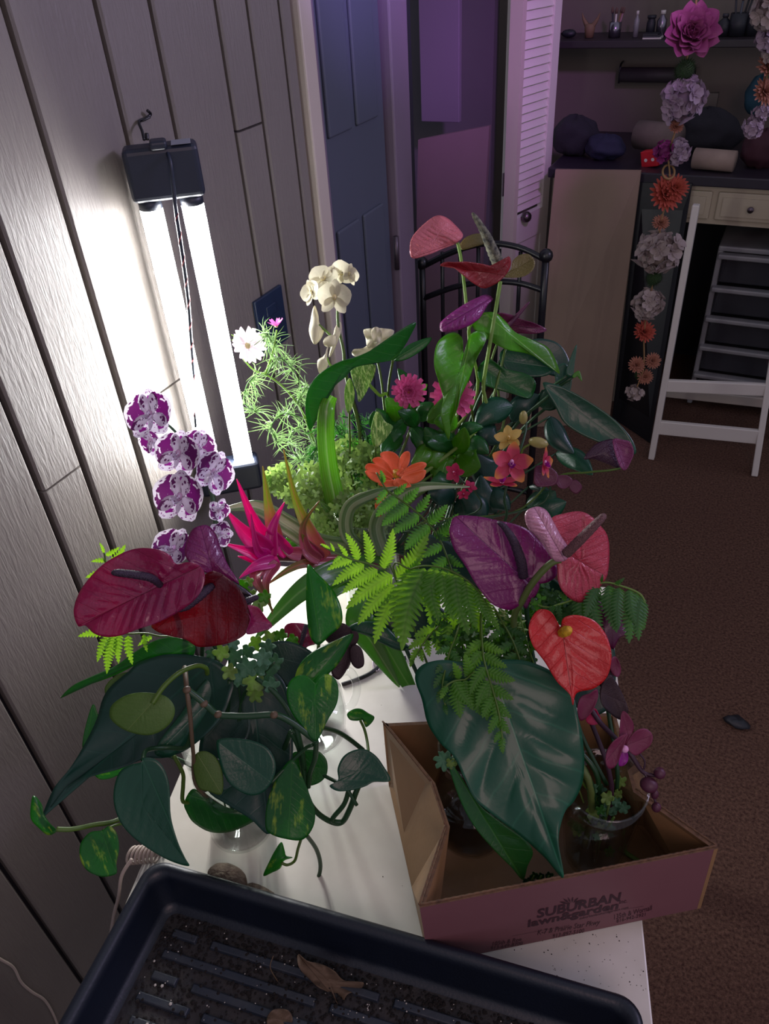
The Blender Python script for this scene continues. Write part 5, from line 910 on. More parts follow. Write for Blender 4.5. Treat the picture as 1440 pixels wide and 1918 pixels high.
# orange bloom
t = thing('orange_zinnia', 'open orange bloom with yellow centre above the fern tips', 'flower', vt(VB, .02, .01, .02))
b = sphere('flower_centre', P(742, 888, 1.08), .007, YEL, t, bump=.3)
for pts, tt_ in (([(738, 888), (722, 868), (712, 850), (728, 845), (744, 852), (750, 870), (748, 885)], 1.085), ([(745, 885), (746, 865), (755, 848), (766, 846), (768, 858), (762, 875)], 1.085), ([(738, 892), (715, 880), (697, 862), (712, 856), (728, 870)], 1.078), ([(736, 896), (705, 890), (684, 878), (690, 868), (710, 872), (730, 885)], 1.07), ([(738, 900), (712, 905), (693, 897), (684, 882), (705, 885)], 1.062), ([(748, 888), (768, 872), (790, 865), (799, 871), (785, 885), (765, 893), (752, 896)], 1.07), ([(752, 893), (775, 885), (797, 880), (793, 896), (775, 906), (756, 903)], 1.062), ([(742, 896), (760, 900), (770, 911), (752, 914), (735, 908)], 1.055), ([(736, 898), (748, 905), (740, 915), (720, 912), (708, 906)], 1.055), ([(742, 886), (752, 876), (758, 884), (748, 892)], 1.07)): patch('petal', pts, tt_, ORG, t, T=pts[3], O=np.mean(np.array(pts), 0), cup=-.15, ruf=(.0015, 3), rings=5, sub=4)
tube('stem', [P(742, 895, 1.09), P(735, 960, 1.12), P(720, 1050, 1.16), vt(VB, .01, .0, .16), vt(VB, .02, .01, .02)], .0028, STEM, t)
t = thing('orange_zinnia', 'smaller orange bloom hidden under the curled fern tips', 'flower', vt(VB, .02, .0, .03))
for pts in ([(700, 930), (712, 918), (728, 915), (722, 930), (708, 938)], [(705, 938), (718, 932), (735, 930), (728, 945), (712, 955)], [(702, 945), (712, 942), (720, 958), (708, 968)]): patch('petal', pts, 1.09, ORG, t, cup=-.15, rings=5)
tube('stem', [P(712, 940, 1.10), P(712, 1040, 1.15), vt(VB, .01, -.01, .16), vt(VB, .02, 0, .03)], .0024, STEM, t)
# zinnias
def zinnia(lab, x, y, tt_, r, fx, fy, roll, V):
    t = thing('zinnia', lab, 'flower', V); M = fr_px(x, y, tt_, fx, fy, roll); R = r*tt_/FOC; b = sphere('flower_centre', (0, 0, 0), R*.2, simple('zinnia_centre', '#a04a30', .7), t, (1, 1, .6), 12, M @ Tr(0, 0, R*.22), .3); rg = random.Random(int(x))
    for l, (n_, s, tl) in enumerate(((15, 1, 4), (14, .86, 22), (13, .7, 40), (10, .52, 56), (7, .36, 72))):
        for k in range(n_): put('petal', petal('zin%d%.4f' % (l, R), R*s, R*.30*(s*.4+.6), ZP, (.25, .55, .95, 1.05, .7), .55, -.16, 7, 4), b, M @ Tr(0, 0, R*.05*l) @ Rz(360*k/n_+l*11+rg.uniform(-5, 5)) @ Rx(tl+rg.uniform(-7, 7)))
    tube('stem', [np.array(M @ Vector((0, 0, -R*.1))), P(x+5, y+60, tt_+.05), P((x+VBp[0])/2, y+160, tt_+.06), vt(VB, .02, .02, .2), V], .0022, STEM, t); return t
VBp = proj(VB)
tz1 = zinnia('pink zinnia fully open in front of the dark door', 766, 733, 1.14, 33, -.1, .35, 0, vt(VB, .02, .03, .02)); tz2 = zinnia('pink zinnia partly covered by the wavy light green leaf', 848, 742, 1.19, 43, .0, .1, 10, vt(VB, .03, .03, .02))
ZL = [(740, 790, 722, 745), (745, 795, 705, 765), (760, 790, 735, 830), (765, 770, 800, 720), (780, 800, 745, 770), (720, 800, 700, 770), (800, 790, 835, 740), (770, 800, 790, 855), (755, 820, 715, 850), (800, 830, 770, 870), (765, 780, 745, 690), (790, 790, 812, 755)]
for k, a in enumerate(ZL): ovate('leaf', *a, 34, 1.18+.01*(k % 3), 1.15+.012*(k % 4), LG if k % 3 else LB, tz1, .15*(-1)**k)
ZL = [(855, 800, 812, 790, 40), (855, 845, 795, 800, 46), (850, 850, 835, 900, 40), (858, 815, 905, 800, 26), (860, 850, 900, 875, 60), (850, 810, 800, 830, 44), (840, 860, 790, 870, 44), (870, 830, 915, 850, 36), (845, 850, 870, 800, 36), (845, 880, 805, 905, 30), (845, 850, 830, 915, 52)]
for k, a in enumerate(ZL): ovate('leaf', *a, 1.19+.01*(k % 3), 1.15+.012*(k % 4), LG if k % 2 else LB, tz2, .12*(-1)**k)
# tall anthuriums
t = thing('anthurium_leaf', 'tall wavy light green heart leaf hanging in the middle of the back group', 'leaf', vt(VB, .03, .04, .02))
patch('blade', [(872, 676), (867, 655), (866, 635), (853, 623), (832, 629), (817, 647), (813, 683), (822, 717), (830, 747), (825, 770), (829, 795), (840, 824), (844, 795), (856, 767), (863, 743), (877, 713), (887, 687), (896, 665), (907, 645), (913, 627), (897, 619), (878, 630), (876, 656)], 1.15, LB, t, B=(872, 675), T=(840, 824), O=(860, 695), cup=-.05, ruf=(.007, 6), vn=6, va=.0035, rings=14, sub=5, g=(.25, 0))
tube('petiole', [P(872, 675, 1.155), P(878, 740, 1.2), P(880, 850, 1.23), vt(VB, .03, .03, .2), vt(VB, .03, .03, .02)], .0022, STEM, t)
def lf(lab, pts, tt_, mat, B, T, dx=.03, **k): return bleaf('anthurium_leaf', lab, pts, tt_, mat, B, T, vt(VB, dx, .04, .03), pet=[(B[0], B[1], tt_+.004), ((B[0]+VBp[0]+120)/2, B[1]+110, tt_+.06)], **k)
lf('light green arching leaf crossing under the wine anthurium', [(884, 603), (898, 588), (925, 585), (945, 600), (965, 622), (1000, 638), (1030, 655), (1048, 700), (1018, 676), (985, 662), (950, 655), (920, 640), (898, 625), (886, 615)], 1.17, LB, (925, 600), (1048, 700), .04, cup=.1, ruf=(.003, 5), g=(.2, .2), rings=8)
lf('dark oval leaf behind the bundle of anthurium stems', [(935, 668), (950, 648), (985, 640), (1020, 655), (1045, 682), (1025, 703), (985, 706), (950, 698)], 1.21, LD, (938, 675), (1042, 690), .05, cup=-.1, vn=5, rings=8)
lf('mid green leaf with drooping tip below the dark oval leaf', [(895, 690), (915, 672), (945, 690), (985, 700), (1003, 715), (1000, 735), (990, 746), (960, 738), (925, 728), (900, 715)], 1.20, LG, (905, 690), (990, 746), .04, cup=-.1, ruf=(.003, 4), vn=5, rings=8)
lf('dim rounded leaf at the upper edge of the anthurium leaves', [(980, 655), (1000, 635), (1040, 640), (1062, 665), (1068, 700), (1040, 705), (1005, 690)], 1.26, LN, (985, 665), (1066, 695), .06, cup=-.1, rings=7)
lf('long dark leaf sweeping out toward the dark calla', [(1016, 718), (1040, 720), (1060, 728), (1100, 750), (1150, 785), (1183, 822), (1190, 850), (1160, 845), (1120, 828), (1085, 812), (1055, 790), (1038, 758)], 1.16, LD, (1035, 735), (1190, 850), .07, cup=-.12, fold=.1, vn=8, va=.001, rings=10, g=(-.1, .1))
lf('small dark leaf pointing up beside the beige board', [(1060, 700), (1066, 675), (1080, 645), (1076, 680), (1072, 705)], 1.2, LD, (1064, 702), (1080, 645), .06, rings=5)
lf('small bright leaf tip catching light beside the beige board', [(1072, 702), (1085, 695), (1090, 715), (1083, 703), (1075, 708)], 1.2, LB, (1073, 705), (1090, 715), .06, rings=4)
lf('dark leaf standing behind the long sweeping leaf', [(1040, 715), (1042, 690), (1058, 680), (1070, 700), (1068, 730), (1052, 745)], 1.22, LD, (1050, 742), (1055, 682), .06, rings=6, cup=-.1)
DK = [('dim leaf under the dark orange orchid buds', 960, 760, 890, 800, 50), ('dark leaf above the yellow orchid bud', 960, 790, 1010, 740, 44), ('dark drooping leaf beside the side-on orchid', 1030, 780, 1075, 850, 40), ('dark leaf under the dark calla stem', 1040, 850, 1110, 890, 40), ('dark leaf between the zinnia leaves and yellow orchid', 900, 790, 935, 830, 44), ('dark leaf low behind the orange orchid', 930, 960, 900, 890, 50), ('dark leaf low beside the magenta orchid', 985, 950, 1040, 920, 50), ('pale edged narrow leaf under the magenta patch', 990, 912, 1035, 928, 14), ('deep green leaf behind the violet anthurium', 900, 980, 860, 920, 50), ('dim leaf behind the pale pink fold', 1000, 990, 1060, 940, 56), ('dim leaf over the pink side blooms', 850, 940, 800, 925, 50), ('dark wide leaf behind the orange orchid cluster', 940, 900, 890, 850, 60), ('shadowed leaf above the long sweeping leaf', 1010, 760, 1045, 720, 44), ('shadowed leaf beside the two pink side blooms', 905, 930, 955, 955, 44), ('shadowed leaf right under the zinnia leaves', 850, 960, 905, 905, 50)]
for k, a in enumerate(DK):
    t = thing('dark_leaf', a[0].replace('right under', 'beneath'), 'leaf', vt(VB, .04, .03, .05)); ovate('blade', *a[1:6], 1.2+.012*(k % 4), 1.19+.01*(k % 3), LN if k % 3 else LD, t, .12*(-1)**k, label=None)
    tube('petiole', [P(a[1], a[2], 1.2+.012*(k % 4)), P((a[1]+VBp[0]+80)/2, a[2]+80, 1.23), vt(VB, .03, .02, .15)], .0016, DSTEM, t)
def tall(lab, spts, st_, dx, parts, sp=None):
    t = thing('anthurium', lab, 'flower', vt(VB, dx, .03, .02))
    for nm, p, tt_, mat, B, T, k in parts: patch(nm, p, tt_, mat, t, B=B, T=T, **k)
    tube('stem', [P(*p) for p in spts]+[vt(VB, dx*.8, .03, .22), vt(VB, dx, .03, .02)], st_, LIME if parts[0][3] is not TW else STEM, t)
    if sp: spad(t, sp[0], sp[1], sp[2])
    return t
tall('tall dusty pink anthurium seen from behind at the top', [(857, 455, 1.14), (864, 490, 1.15), (872, 560, 1.16), (880, 640, 1.18), (885, 760, 1.22)], .0024, .02, [('spathe', [(771, 483), (768, 455), (777, 437), (797, 417), (817, 404), (835, 407), (851, 420), (867, 440), (858, 453), (848, 459), (827, 467), (800, 478)], 1.13, TP, (857, 453), (771, 483), dict(O=(818, 442), cup=.15, ruf=(.003, 4), vn=8, va=.0045, g=(.2, -.2), rings=12)),
    ('spathe_lobe', [(860, 460), (872, 445), (890, 438), (905, 440), (908, 455), (890, 462), (866, 468)], 1.15, TO, (858, 455), (905, 445), dict(cup=.2, rings=6))])
tall('brick red boat-shaped anthurium with flecked dark spadix and olive lobe', [(937, 527, 1.14), (930, 570, 1.145), (918, 640, 1.15), (905, 720, 1.18), (898, 800, 1.2)], .0030, .03, [('spathe', [(825, 498), (833, 491), (852, 491), (873, 490), (907, 495), (933, 502), (947, 497), (953, 480), (957, 493), (950, 511), (935, 527), (922, 535), (907, 540), (890, 533), (870, 518), (847, 500)], 1.12, TR_, (940, 515), (825, 498), dict(O=(895, 510), cup=-.2, ruf=(.002, 4), vn=6, va=.004, g=(0, .5), rings=9)),
    ('spathe_lobe', [(943, 518), (957, 505), (960, 490), (972, 478), (990, 476), (1002, 490), (997, 507), (980, 518), (960, 520)], 1.15, TO, (945, 515), (1000, 485), dict(cup=-.2, vn=7, rings=7))], ([(937, 500, 1.135), (925, 475, 1.13), (912, 445, 1.12), (900, 423, 1.115), (884, 398, 1.11)], [.009, .0085, .007, .005, .003], SPG))
tall('purple folded anthurium bud with ribbed back beside the door', [(905, 575, 1.15), (880, 612, 1.16), (878, 640, 1.17), (885, 760, 1.22)], .002, .025, [('spathe', [(824, 607), (827, 621), (850, 620), (873, 613), (897, 597), (913, 572), (923, 560), (911, 552), (893, 558), (873, 568), (850, 583), (832, 597)], 1.13, TV, (920, 558), (825, 615), dict(O=(870, 590), cup=.3, vn=9, va=.0055, g=(0, -.3), rings=10))])
tall('wine purple open anthurium in the shade with thin upright spadix', [(945, 615, 1.2), (925, 660, 1.2), (905, 740, 1.21), (900, 820, 1.22)], .002, .04, [('spathe', [(930, 612), (928, 588), (953, 588), (980, 599), (1003, 606), (1024, 618), (1003, 625), (970, 624), (942, 624)], 1.19, TW, (945, 608), (1024, 618), dict(O=(960, 608), cup=-.1, ruf=(.003, 4), rings=8, g=(0, .6)))], ([(952, 610, 1.185), (968, 592, 1.18), (992, 565, 1.175)], [.0035, .0032, .0014], simple('wine_spadix', '#4a1838', .5)))
t = thing('bare_stem', 'hooked bare green stem leaning among the anthurium stalks', 'stem', vt(VB, .04, .04, .02)); tube('stem', [vt(VB, .04, .04, .02), P(905, 830, 1.22), P(925, 740, 1.2), P(938, 690, 1.2), P(945, 660, 1.2), P(950, 650, 1.21)], .002, STEM, t)
t = thing('bare_stem', 'second hooked stem rising beside the dark oval leaf', 'stem', vt(VB, .045, .04, .02)); tube('stem', [vt(VB, .045, .04, .02), P(930, 830, 1.22), P(935, 760, 1.21), P(932, 720, 1.2), P(937, 695, 1.2), P(945, 690, 1.21)], .002, STEM, t)
# orange moth orchid and friends
t = thing('orchid_spray', 'orange and magenta moth orchid spray with yellow blooms and buds', 'orchid', vt(VB, .05, .01, .02))
tube('stem', [vt(VB, .05, .01, .02), P(930, 1000, 1.15), P(945, 930, 1.12), P(955, 880, 1.125), P(975, 840, 1.13), P(985, 800, 1.14), P(981, 778, 1.14)], .002, DSTEM, t)
orchid(t, 957, 868, 1.085, 41, 0, .05, 8, 'oo', OP, OP, OL, simple('pink_column', '#d090b8', .5), .72, .9); orchid(t, 953, 822, 1.115, 28, -.4, -.5, -10, 'oy', OY, OY, OY, YELC, .75); orchid(t, 1018, 868, 1.11, 32, 1.8, 0, 10, 'oo', OP, OP, OL, MC['pink_column'], .72); orchid(t, 940, 906, 1.10, 36, 0, -2.4, 0, 'oo', OP, OP, OL, MC['pink_column'], .72)
sphere('bud', P(1008, 829, 1.1), .010, leafm('cream_bud', '#a8a060', n=0, trans=.2), t, (1.5, .8, .8)); sphere('bud', P(980, 782, 1.12), .008, MC['cream_bud'], t, (.8, .8, 1.4)); tube('pedicel', [(992, 832, 1.105), (980, 840, 1.11), (975, 855, 1.12)], .0015, LIME, t)
t = thing('pink_orchid_sprig', 'small bright pink blooms between the orange bloom and the orange orchid', 'orchid', vt(VB, .04, .0, .02)); orchid(t, 852, 885, 1.1, 20, -.5, .2, -60, 'pk', PNK, PNK, PNK, MC['pink_column'], .8); orchid(t, 880, 912, 1.1, 14, .3, -.6, 40, 'pk', PNK, PNK, PNK, MC['pink_column'], .8); orchid(t, 868, 925, 1.11, 13, 0, .6, 0, 'pk', PNK, PNK, PNK, MC['pink_column'], .8)
tube('stem', [P(852, 885, 1.105), P(870, 905, 1.11), P(885, 915, 1.11), P(890, 960, 1.13), vt(VB, .03, 0, .2)], .0014, DSTEM, t)
t = thing('magenta_orchid', 'dark magenta bloom in the shade under the side-on orchid', 'orchid', vt(VB, .06, .01, .02)); 
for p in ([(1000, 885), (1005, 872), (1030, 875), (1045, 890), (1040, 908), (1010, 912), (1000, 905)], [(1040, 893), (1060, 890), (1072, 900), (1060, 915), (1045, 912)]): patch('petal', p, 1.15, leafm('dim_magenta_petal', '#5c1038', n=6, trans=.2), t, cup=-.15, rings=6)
patch('petal', [(1065, 905), (1078, 898), (1090, 912), (1080, 925), (1068, 918)], 1.17, MC['dim_magenta_petal'], t, rings=5); tube('stem', [P(1030, 895, 1.155), P(1000, 950, 1.17), vt(VB, .05, .01, .2)], .0016, DSTEM, t)
t = thing('calla_lily', 'dark plum calla with brighter magenta fold hanging out over the carpet', 'flower', vt(VB, .07, .02, .02))
patch('spathe', [(1093, 860), (1102, 845), (1115, 832), (1132, 825), (1150, 824), (1160, 845), (1163, 878), (1140, 870), (1112, 860)], 1.15, CAL, t, B=(1095, 860), T=(1163, 878), O=(1135, 848), cup=.2, rings=8); patch('spathe_fold', [(1148, 823), (1168, 824), (1181, 829), (1187, 847), (1181, 865), (1172, 880), (1162, 876), (1152, 850)], 1.14, CAL2, t, B=(1150, 824), T=(1170, 880), cup=-.2, rings=7)
tube('stem', [P(1163, 877, 1.15), P(1140, 881, 1.15), P(1100, 885, 1.16), P(1040, 895, 1.18), P(960, 960, 1.2), vt(VB, .06, .02, .2), vt(VB, .07, .02, .02)], .0016, STEM, t)
# ------------------------------------------------------------------ D. arrangement in the box
frond('fern_frond', 'brightly backlit flat fern frond spreading toward the bromeliad', [(742, 1085, .92), (720, 1067, .915), (695, 1057, .91), (667, 1050, .905), (632, 1037, .90), (600, 1021, .895)], [(671, 1049, 647, 998), (694, 1055, 681, 993), (717, 1065, 736, 990), (742, 1082, 803, 998), (650, 1043, 632, 1018), (682, 1057, 622, 1097), (660, 1048, 612, 1068), (707, 1067, 640, 1112), (735, 1077, 648, 1140), (738, 1095, 670, 1170), (745, 1105, 701, 1206), (618, 1030, 600, 1018), (625, 1034, 618, 1016), (640, 1040, 622, 1057), (752, 1085, 790, 1040)], vase_=vt(V2, -.02, .02, .10))
frond('fern_frond', 'arching fern frond with hanging bright green pinnae over the huge dark leaf', [(742, 1088, .90), (770, 1066, .885), (805, 1060, .875), (850, 1072, .865), (890, 1100, .86), (915, 1140, .855)], [(768, 1072, 742, 1195, -.01), (785, 1066, 772, 1150, -.012), (795, 1064, 752, 1218, -.02), (806, 1064, 822, 1165, -.015), (828, 1068, 850, 1163, -.015), (852, 1075, 878, 1190, -.015), (872, 1088, 893, 1178, -.015), (892, 1102, 917, 1166, -.012), (908, 1120, 935, 1180, -.012), (840, 1072, 866, 1150, .01), (818, 1066, 812, 1180, .01), (790, 1066, 800, 1140, .01), (860, 1080, 850, 1180, .012), (880, 1095, 905, 1190, .012)], FERN, .26, vase_=vt(V2, -.01, .02, .10))
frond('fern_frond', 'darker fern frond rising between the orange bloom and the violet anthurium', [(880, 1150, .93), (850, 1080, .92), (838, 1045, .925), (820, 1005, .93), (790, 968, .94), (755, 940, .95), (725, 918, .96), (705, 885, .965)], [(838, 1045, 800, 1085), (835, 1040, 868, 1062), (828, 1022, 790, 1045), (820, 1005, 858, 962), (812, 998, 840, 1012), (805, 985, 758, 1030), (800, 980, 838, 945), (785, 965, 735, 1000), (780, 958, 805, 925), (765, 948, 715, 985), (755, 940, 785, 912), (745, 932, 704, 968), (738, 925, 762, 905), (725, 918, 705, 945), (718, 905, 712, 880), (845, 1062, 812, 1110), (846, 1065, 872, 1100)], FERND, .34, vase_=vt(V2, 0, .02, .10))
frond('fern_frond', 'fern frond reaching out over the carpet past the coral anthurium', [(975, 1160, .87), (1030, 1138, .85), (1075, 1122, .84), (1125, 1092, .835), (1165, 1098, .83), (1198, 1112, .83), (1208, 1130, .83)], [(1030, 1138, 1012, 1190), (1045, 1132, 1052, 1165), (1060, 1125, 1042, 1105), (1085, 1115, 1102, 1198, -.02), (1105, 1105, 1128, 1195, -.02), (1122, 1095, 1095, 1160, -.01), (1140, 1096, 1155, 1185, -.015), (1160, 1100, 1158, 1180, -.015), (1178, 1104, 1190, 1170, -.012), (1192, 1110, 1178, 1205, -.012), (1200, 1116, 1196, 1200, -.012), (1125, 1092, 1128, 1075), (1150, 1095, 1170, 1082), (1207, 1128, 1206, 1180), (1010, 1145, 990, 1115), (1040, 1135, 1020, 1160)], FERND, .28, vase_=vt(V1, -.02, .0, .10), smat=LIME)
FL = dict(lobes=9)
frond('fern_frond', 'drooping bright fern frond hanging over the middle of the huge dark leaf', [(900, 1160, .86), (905, 1230, .83), (922, 1290, .815), (935, 1340, .805), (942, 1395, .80)], [(903, 1220, 870, 1268), (905, 1225, 950, 1250), (910, 1250, 880, 1300), (912, 1255, 965, 1275), (918, 1275, 893, 1325), (922, 1285, 962, 1310), (926, 1305, 903, 1345), (930, 1315, 958, 1345), (935, 1340, 915, 1375), (936, 1345, 955, 1375), (940, 1370, 925, 1392), (941, 1380, 942, 1412), (902, 1200, 868, 1235), (903, 1205, 945, 1222), (920, 1280, 912, 1350), (930, 1310, 940, 1370)], FERN, .34, vase_=vt(V2, .01, .0, .12))
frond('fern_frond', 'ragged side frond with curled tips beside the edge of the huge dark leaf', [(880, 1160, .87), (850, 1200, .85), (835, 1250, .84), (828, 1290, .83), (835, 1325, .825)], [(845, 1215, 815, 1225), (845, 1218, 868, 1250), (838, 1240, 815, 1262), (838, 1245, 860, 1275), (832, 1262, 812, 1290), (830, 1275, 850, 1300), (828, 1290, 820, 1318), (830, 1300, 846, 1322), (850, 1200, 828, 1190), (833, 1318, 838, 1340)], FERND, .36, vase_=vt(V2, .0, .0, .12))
frond('fern_frond', 'short frond with bright tips low under the arching fern', [(900, 1272, .83), (870, 1273, .825), (845, 1278, .82), (820, 1300, .82)], [(870, 1273, 885, 1330, -.01), (860, 1274, 862, 1345, -.01), (885, 1272, 900, 1340, -.01), (850, 1276, 880, 1320), (838, 1285, 825, 1310), (860, 1272, 848, 1240), (880, 1270, 870, 1225)], FERN, .36, vase_=vt(V2, .01, .01, .12))
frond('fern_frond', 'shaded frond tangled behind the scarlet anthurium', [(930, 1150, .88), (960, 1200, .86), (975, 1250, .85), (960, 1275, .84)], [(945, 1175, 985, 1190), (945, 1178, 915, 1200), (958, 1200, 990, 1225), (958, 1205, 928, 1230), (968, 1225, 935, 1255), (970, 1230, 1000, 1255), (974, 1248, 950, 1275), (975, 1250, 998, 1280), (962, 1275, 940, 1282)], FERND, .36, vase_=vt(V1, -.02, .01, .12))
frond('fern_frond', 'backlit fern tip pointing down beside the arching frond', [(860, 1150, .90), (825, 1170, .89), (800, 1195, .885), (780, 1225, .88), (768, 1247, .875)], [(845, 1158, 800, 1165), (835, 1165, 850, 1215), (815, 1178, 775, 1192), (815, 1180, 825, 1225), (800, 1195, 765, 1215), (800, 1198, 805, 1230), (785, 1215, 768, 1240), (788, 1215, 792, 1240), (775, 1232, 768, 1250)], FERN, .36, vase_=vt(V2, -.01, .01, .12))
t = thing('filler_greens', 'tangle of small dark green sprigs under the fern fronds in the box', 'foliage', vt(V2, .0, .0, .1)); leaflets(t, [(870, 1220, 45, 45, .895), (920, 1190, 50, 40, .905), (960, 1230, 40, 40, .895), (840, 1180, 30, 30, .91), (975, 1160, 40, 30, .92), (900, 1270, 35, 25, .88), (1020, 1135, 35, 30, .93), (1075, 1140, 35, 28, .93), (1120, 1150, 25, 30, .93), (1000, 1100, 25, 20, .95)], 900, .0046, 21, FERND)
for a in ((870, 1230), (930, 1200), (960, 1230), (840, 1190)): tube('sprig_stem', [P(a[0], a[1], .90), P((a[0]+900)/2, 1330, .92), vt(V2, .0, .0, .15)], .0014, DSTEM, t)
t = thing('pale_sprig', 'sprig of pale narrow leaves beside the stem of the coral anthurium', 'foliage', vt(V1, -.02, .01, .05))
for k, a in enumerate(((955, 1165, 930, 1150), (960, 1160, 975, 1140), (950, 1170, 925, 1165), (955, 1170, 985, 1162), (948, 1160, 935, 1140), (962, 1172, 990, 1180))): ovate('leaf', *a, 9, .885, .88, SY, t, .1)
tube('sprig_stem', [P(955, 1168, .888), P(985, 1300, .90), vt(V1, -.02, 0, .13)], .0015, STEM, t)
# huge leaves in the box
t = thing('large_leaf', 'huge glossy dark green leaf hanging over the box, tip toward the lettering', 'leaf', vt(V2, .02, .0, .05))
patch('blade', [(777, 1270), (790, 1246), (827, 1236), (870, 1240), (930, 1236), (985, 1238), (1040, 1262), (1073, 1305), (1083, 1345), (1091, 1385), (1094, 1425), (1090, 1467), (1075, 1500), (1060, 1517), (1050, 1545), (1046, 1580), (1055, 1644), (1021, 1607), (980, 1570), (938, 1538), (893, 1501), (870, 1460), (851, 1419), (824, 1391), (801, 1355), (790, 1310)], .825, LDB, t, B=(935, 1290), T=(1055, 1640), O=(955, 1400), cup=-.04, ruf=(.006, 4), vn=4.5, va=.004, rings=20, sub=6, g=(-.1, -.15), th=.0008, fold=.05)
tube('petiole', [P(930, 1290, .835), P(900, 1330, .88), P(885, 1400, .93), vt(V2, .01, .0, .14), vt(V2, .02, 0, .02)], .0035, DSTEM, t)
t = thing('large_leaf', 'second large green leaf hanging beneath the huge glossy one inside the box', 'leaf', vt(V2, .02, -.01, .05))
patch('blade', [(838, 1425), (860, 1450), (875, 1475), (900, 1510), (945, 1545), (985, 1575), (998, 1597), (988, 1622), (979, 1648), (958, 1625), (925, 1592), (888, 1548), (860, 1495)], .845, LG, t, B=(845, 1430), T=(979, 1648), O=(920, 1555), cup=-.05, vn=6, va=.001, rings=9, g=(-.1, .1))
tube('petiole', [P(845, 1430, .85), P(860, 1400, .88), vt(V2, -.01, .0, .16), vt(V2, 0, 0, .03)], .0028, DSTEM, t)
bleaf('large_leaf', 'dark green leaf curling out under the fern toward the strap leaf', [(650, 1178), (668, 1166), (700, 1164), (725, 1175), (745, 1195), (770, 1215), (745, 1218), (715, 1205), (690, 1192), (670, 1185)], .96, LD, (760, 1215), (650, 1178), vt(V2, -.02, .03, .1), rings=7, cup=.15, pet=[(760, 1215, .96), (800, 1300, .97)])
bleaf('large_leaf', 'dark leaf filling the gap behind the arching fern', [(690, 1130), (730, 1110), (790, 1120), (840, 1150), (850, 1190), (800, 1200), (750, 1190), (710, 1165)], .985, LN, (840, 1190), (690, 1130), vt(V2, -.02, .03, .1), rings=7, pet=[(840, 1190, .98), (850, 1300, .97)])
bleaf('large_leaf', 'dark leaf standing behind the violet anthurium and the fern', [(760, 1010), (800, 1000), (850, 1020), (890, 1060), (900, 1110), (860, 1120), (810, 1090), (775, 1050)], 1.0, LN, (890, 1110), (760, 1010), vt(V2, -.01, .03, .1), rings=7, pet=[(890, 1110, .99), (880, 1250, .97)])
t = thing('frilly_sprig', 'small frilled light green leaf at the edge of the huge glossy leaf', 'foliage', vt(V2, -.02, .0, .14)); lobed('leaf', 832, 1425, 20, .838, FRIL, t, .3, 7, 3); lobed('leaf', 845, 1430, 11, .834, LIME, t, .8, 5, 4); tube('sprig_stem', [P(838, 1427, .84), P(850, 1440, .88), vt(V2, -.02, 0, .16)], .0014, STEM, t)
# box anthuriums
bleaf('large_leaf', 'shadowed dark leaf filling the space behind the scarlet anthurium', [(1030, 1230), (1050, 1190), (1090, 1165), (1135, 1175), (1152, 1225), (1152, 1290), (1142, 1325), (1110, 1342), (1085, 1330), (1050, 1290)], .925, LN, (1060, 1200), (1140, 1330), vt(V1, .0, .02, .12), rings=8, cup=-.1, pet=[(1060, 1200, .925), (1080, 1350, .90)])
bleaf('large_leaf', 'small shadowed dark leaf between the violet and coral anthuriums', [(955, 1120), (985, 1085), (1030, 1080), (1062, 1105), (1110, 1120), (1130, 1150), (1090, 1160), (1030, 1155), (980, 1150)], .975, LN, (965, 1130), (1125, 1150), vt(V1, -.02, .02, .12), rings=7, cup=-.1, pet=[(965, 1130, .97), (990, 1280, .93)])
t = thing('anthurium', 'violet purple heart-shaped anthurium between the fern and the coral one', 'flower', vt(V1, -.02, .0, .02))
patch('spathe', [(853, 967), (843, 985), (842, 1000), (850, 1028), (870, 1058), (893, 1097), (920, 1130), (947, 1142), (963, 1140), (976, 1128), (985, 1098), (1000, 1105), (1006, 1095), (1027, 1090), (1043, 1075), (1037, 1045), (1010, 1013), (990, 993), (965, 982), (933, 975), (893, 967)], .855, RP, t, B=(983, 1085), T=(853, 967), O=(945, 1045), cup=-.05, ruf=(.003, 5), vn=5, va=.002, rings=14, sub=6, g=(.1, -.1))
patch('spathe_lip', [(985, 1090), (1000, 1082), (1010, 1095), (1005, 1112), (992, 1128), (985, 1140), (978, 1128)], .85, RP, t, B=(985, 1090), T=(985, 1140), cup=.3, rings=6)
spad(t, [(980, 1080, .845), (975, 1050, .835), (962, 1015, .83), (945, 988, .83), (931, 977, .832)], [.0055, .0058, .0048, .0035, .002])
tube('stem', [P(984, 1086, .858), P(990, 1180, .89), P(1020, 1320, .90), vt(V1, -.015, .0, .14), vt(V1, -.01, .01, .01)], .003, DSTEM, t)
t = thing('anthurium', 'coral red anthurium with pale pink fold and brown spadix against the carpet', 'flower', vt(V1, -.01, .0, .02))
patch('spathe', [(1043, 1050), (1045, 1087), (1053, 1107), (1070, 1123), (1090, 1129), (1113, 1122), (1123, 1100), (1137, 1077), (1141, 1033), (1137, 1003), (1123, 983), (1107, 967), (1087, 958), (1060, 961), (1033, 971), (1040, 1000), (1045, 1030)], .83, RC, t, B=(1060, 1035), T=(1135, 1080), O=(1085, 1050), cup=-.04, ruf=(.003, 4), vn=7, va=.0045, rings=12, g=(.3, .1))
patch('spathe_fold', [(1000, 950), (986, 957), (983, 970), (990, 990), (1010, 1010), (1027, 1037), (1040, 1051), (1058, 1050), (1066, 1038), (1064, 1025), (1050, 1003), (1036, 977), (1025, 958), (1012, 950)], .795, RK, t, B=(1055, 1045), T=(1000, 950), O=(1022, 995), cup=.3, vn=9, va=.0042, rings=13, g=(.2, 0))
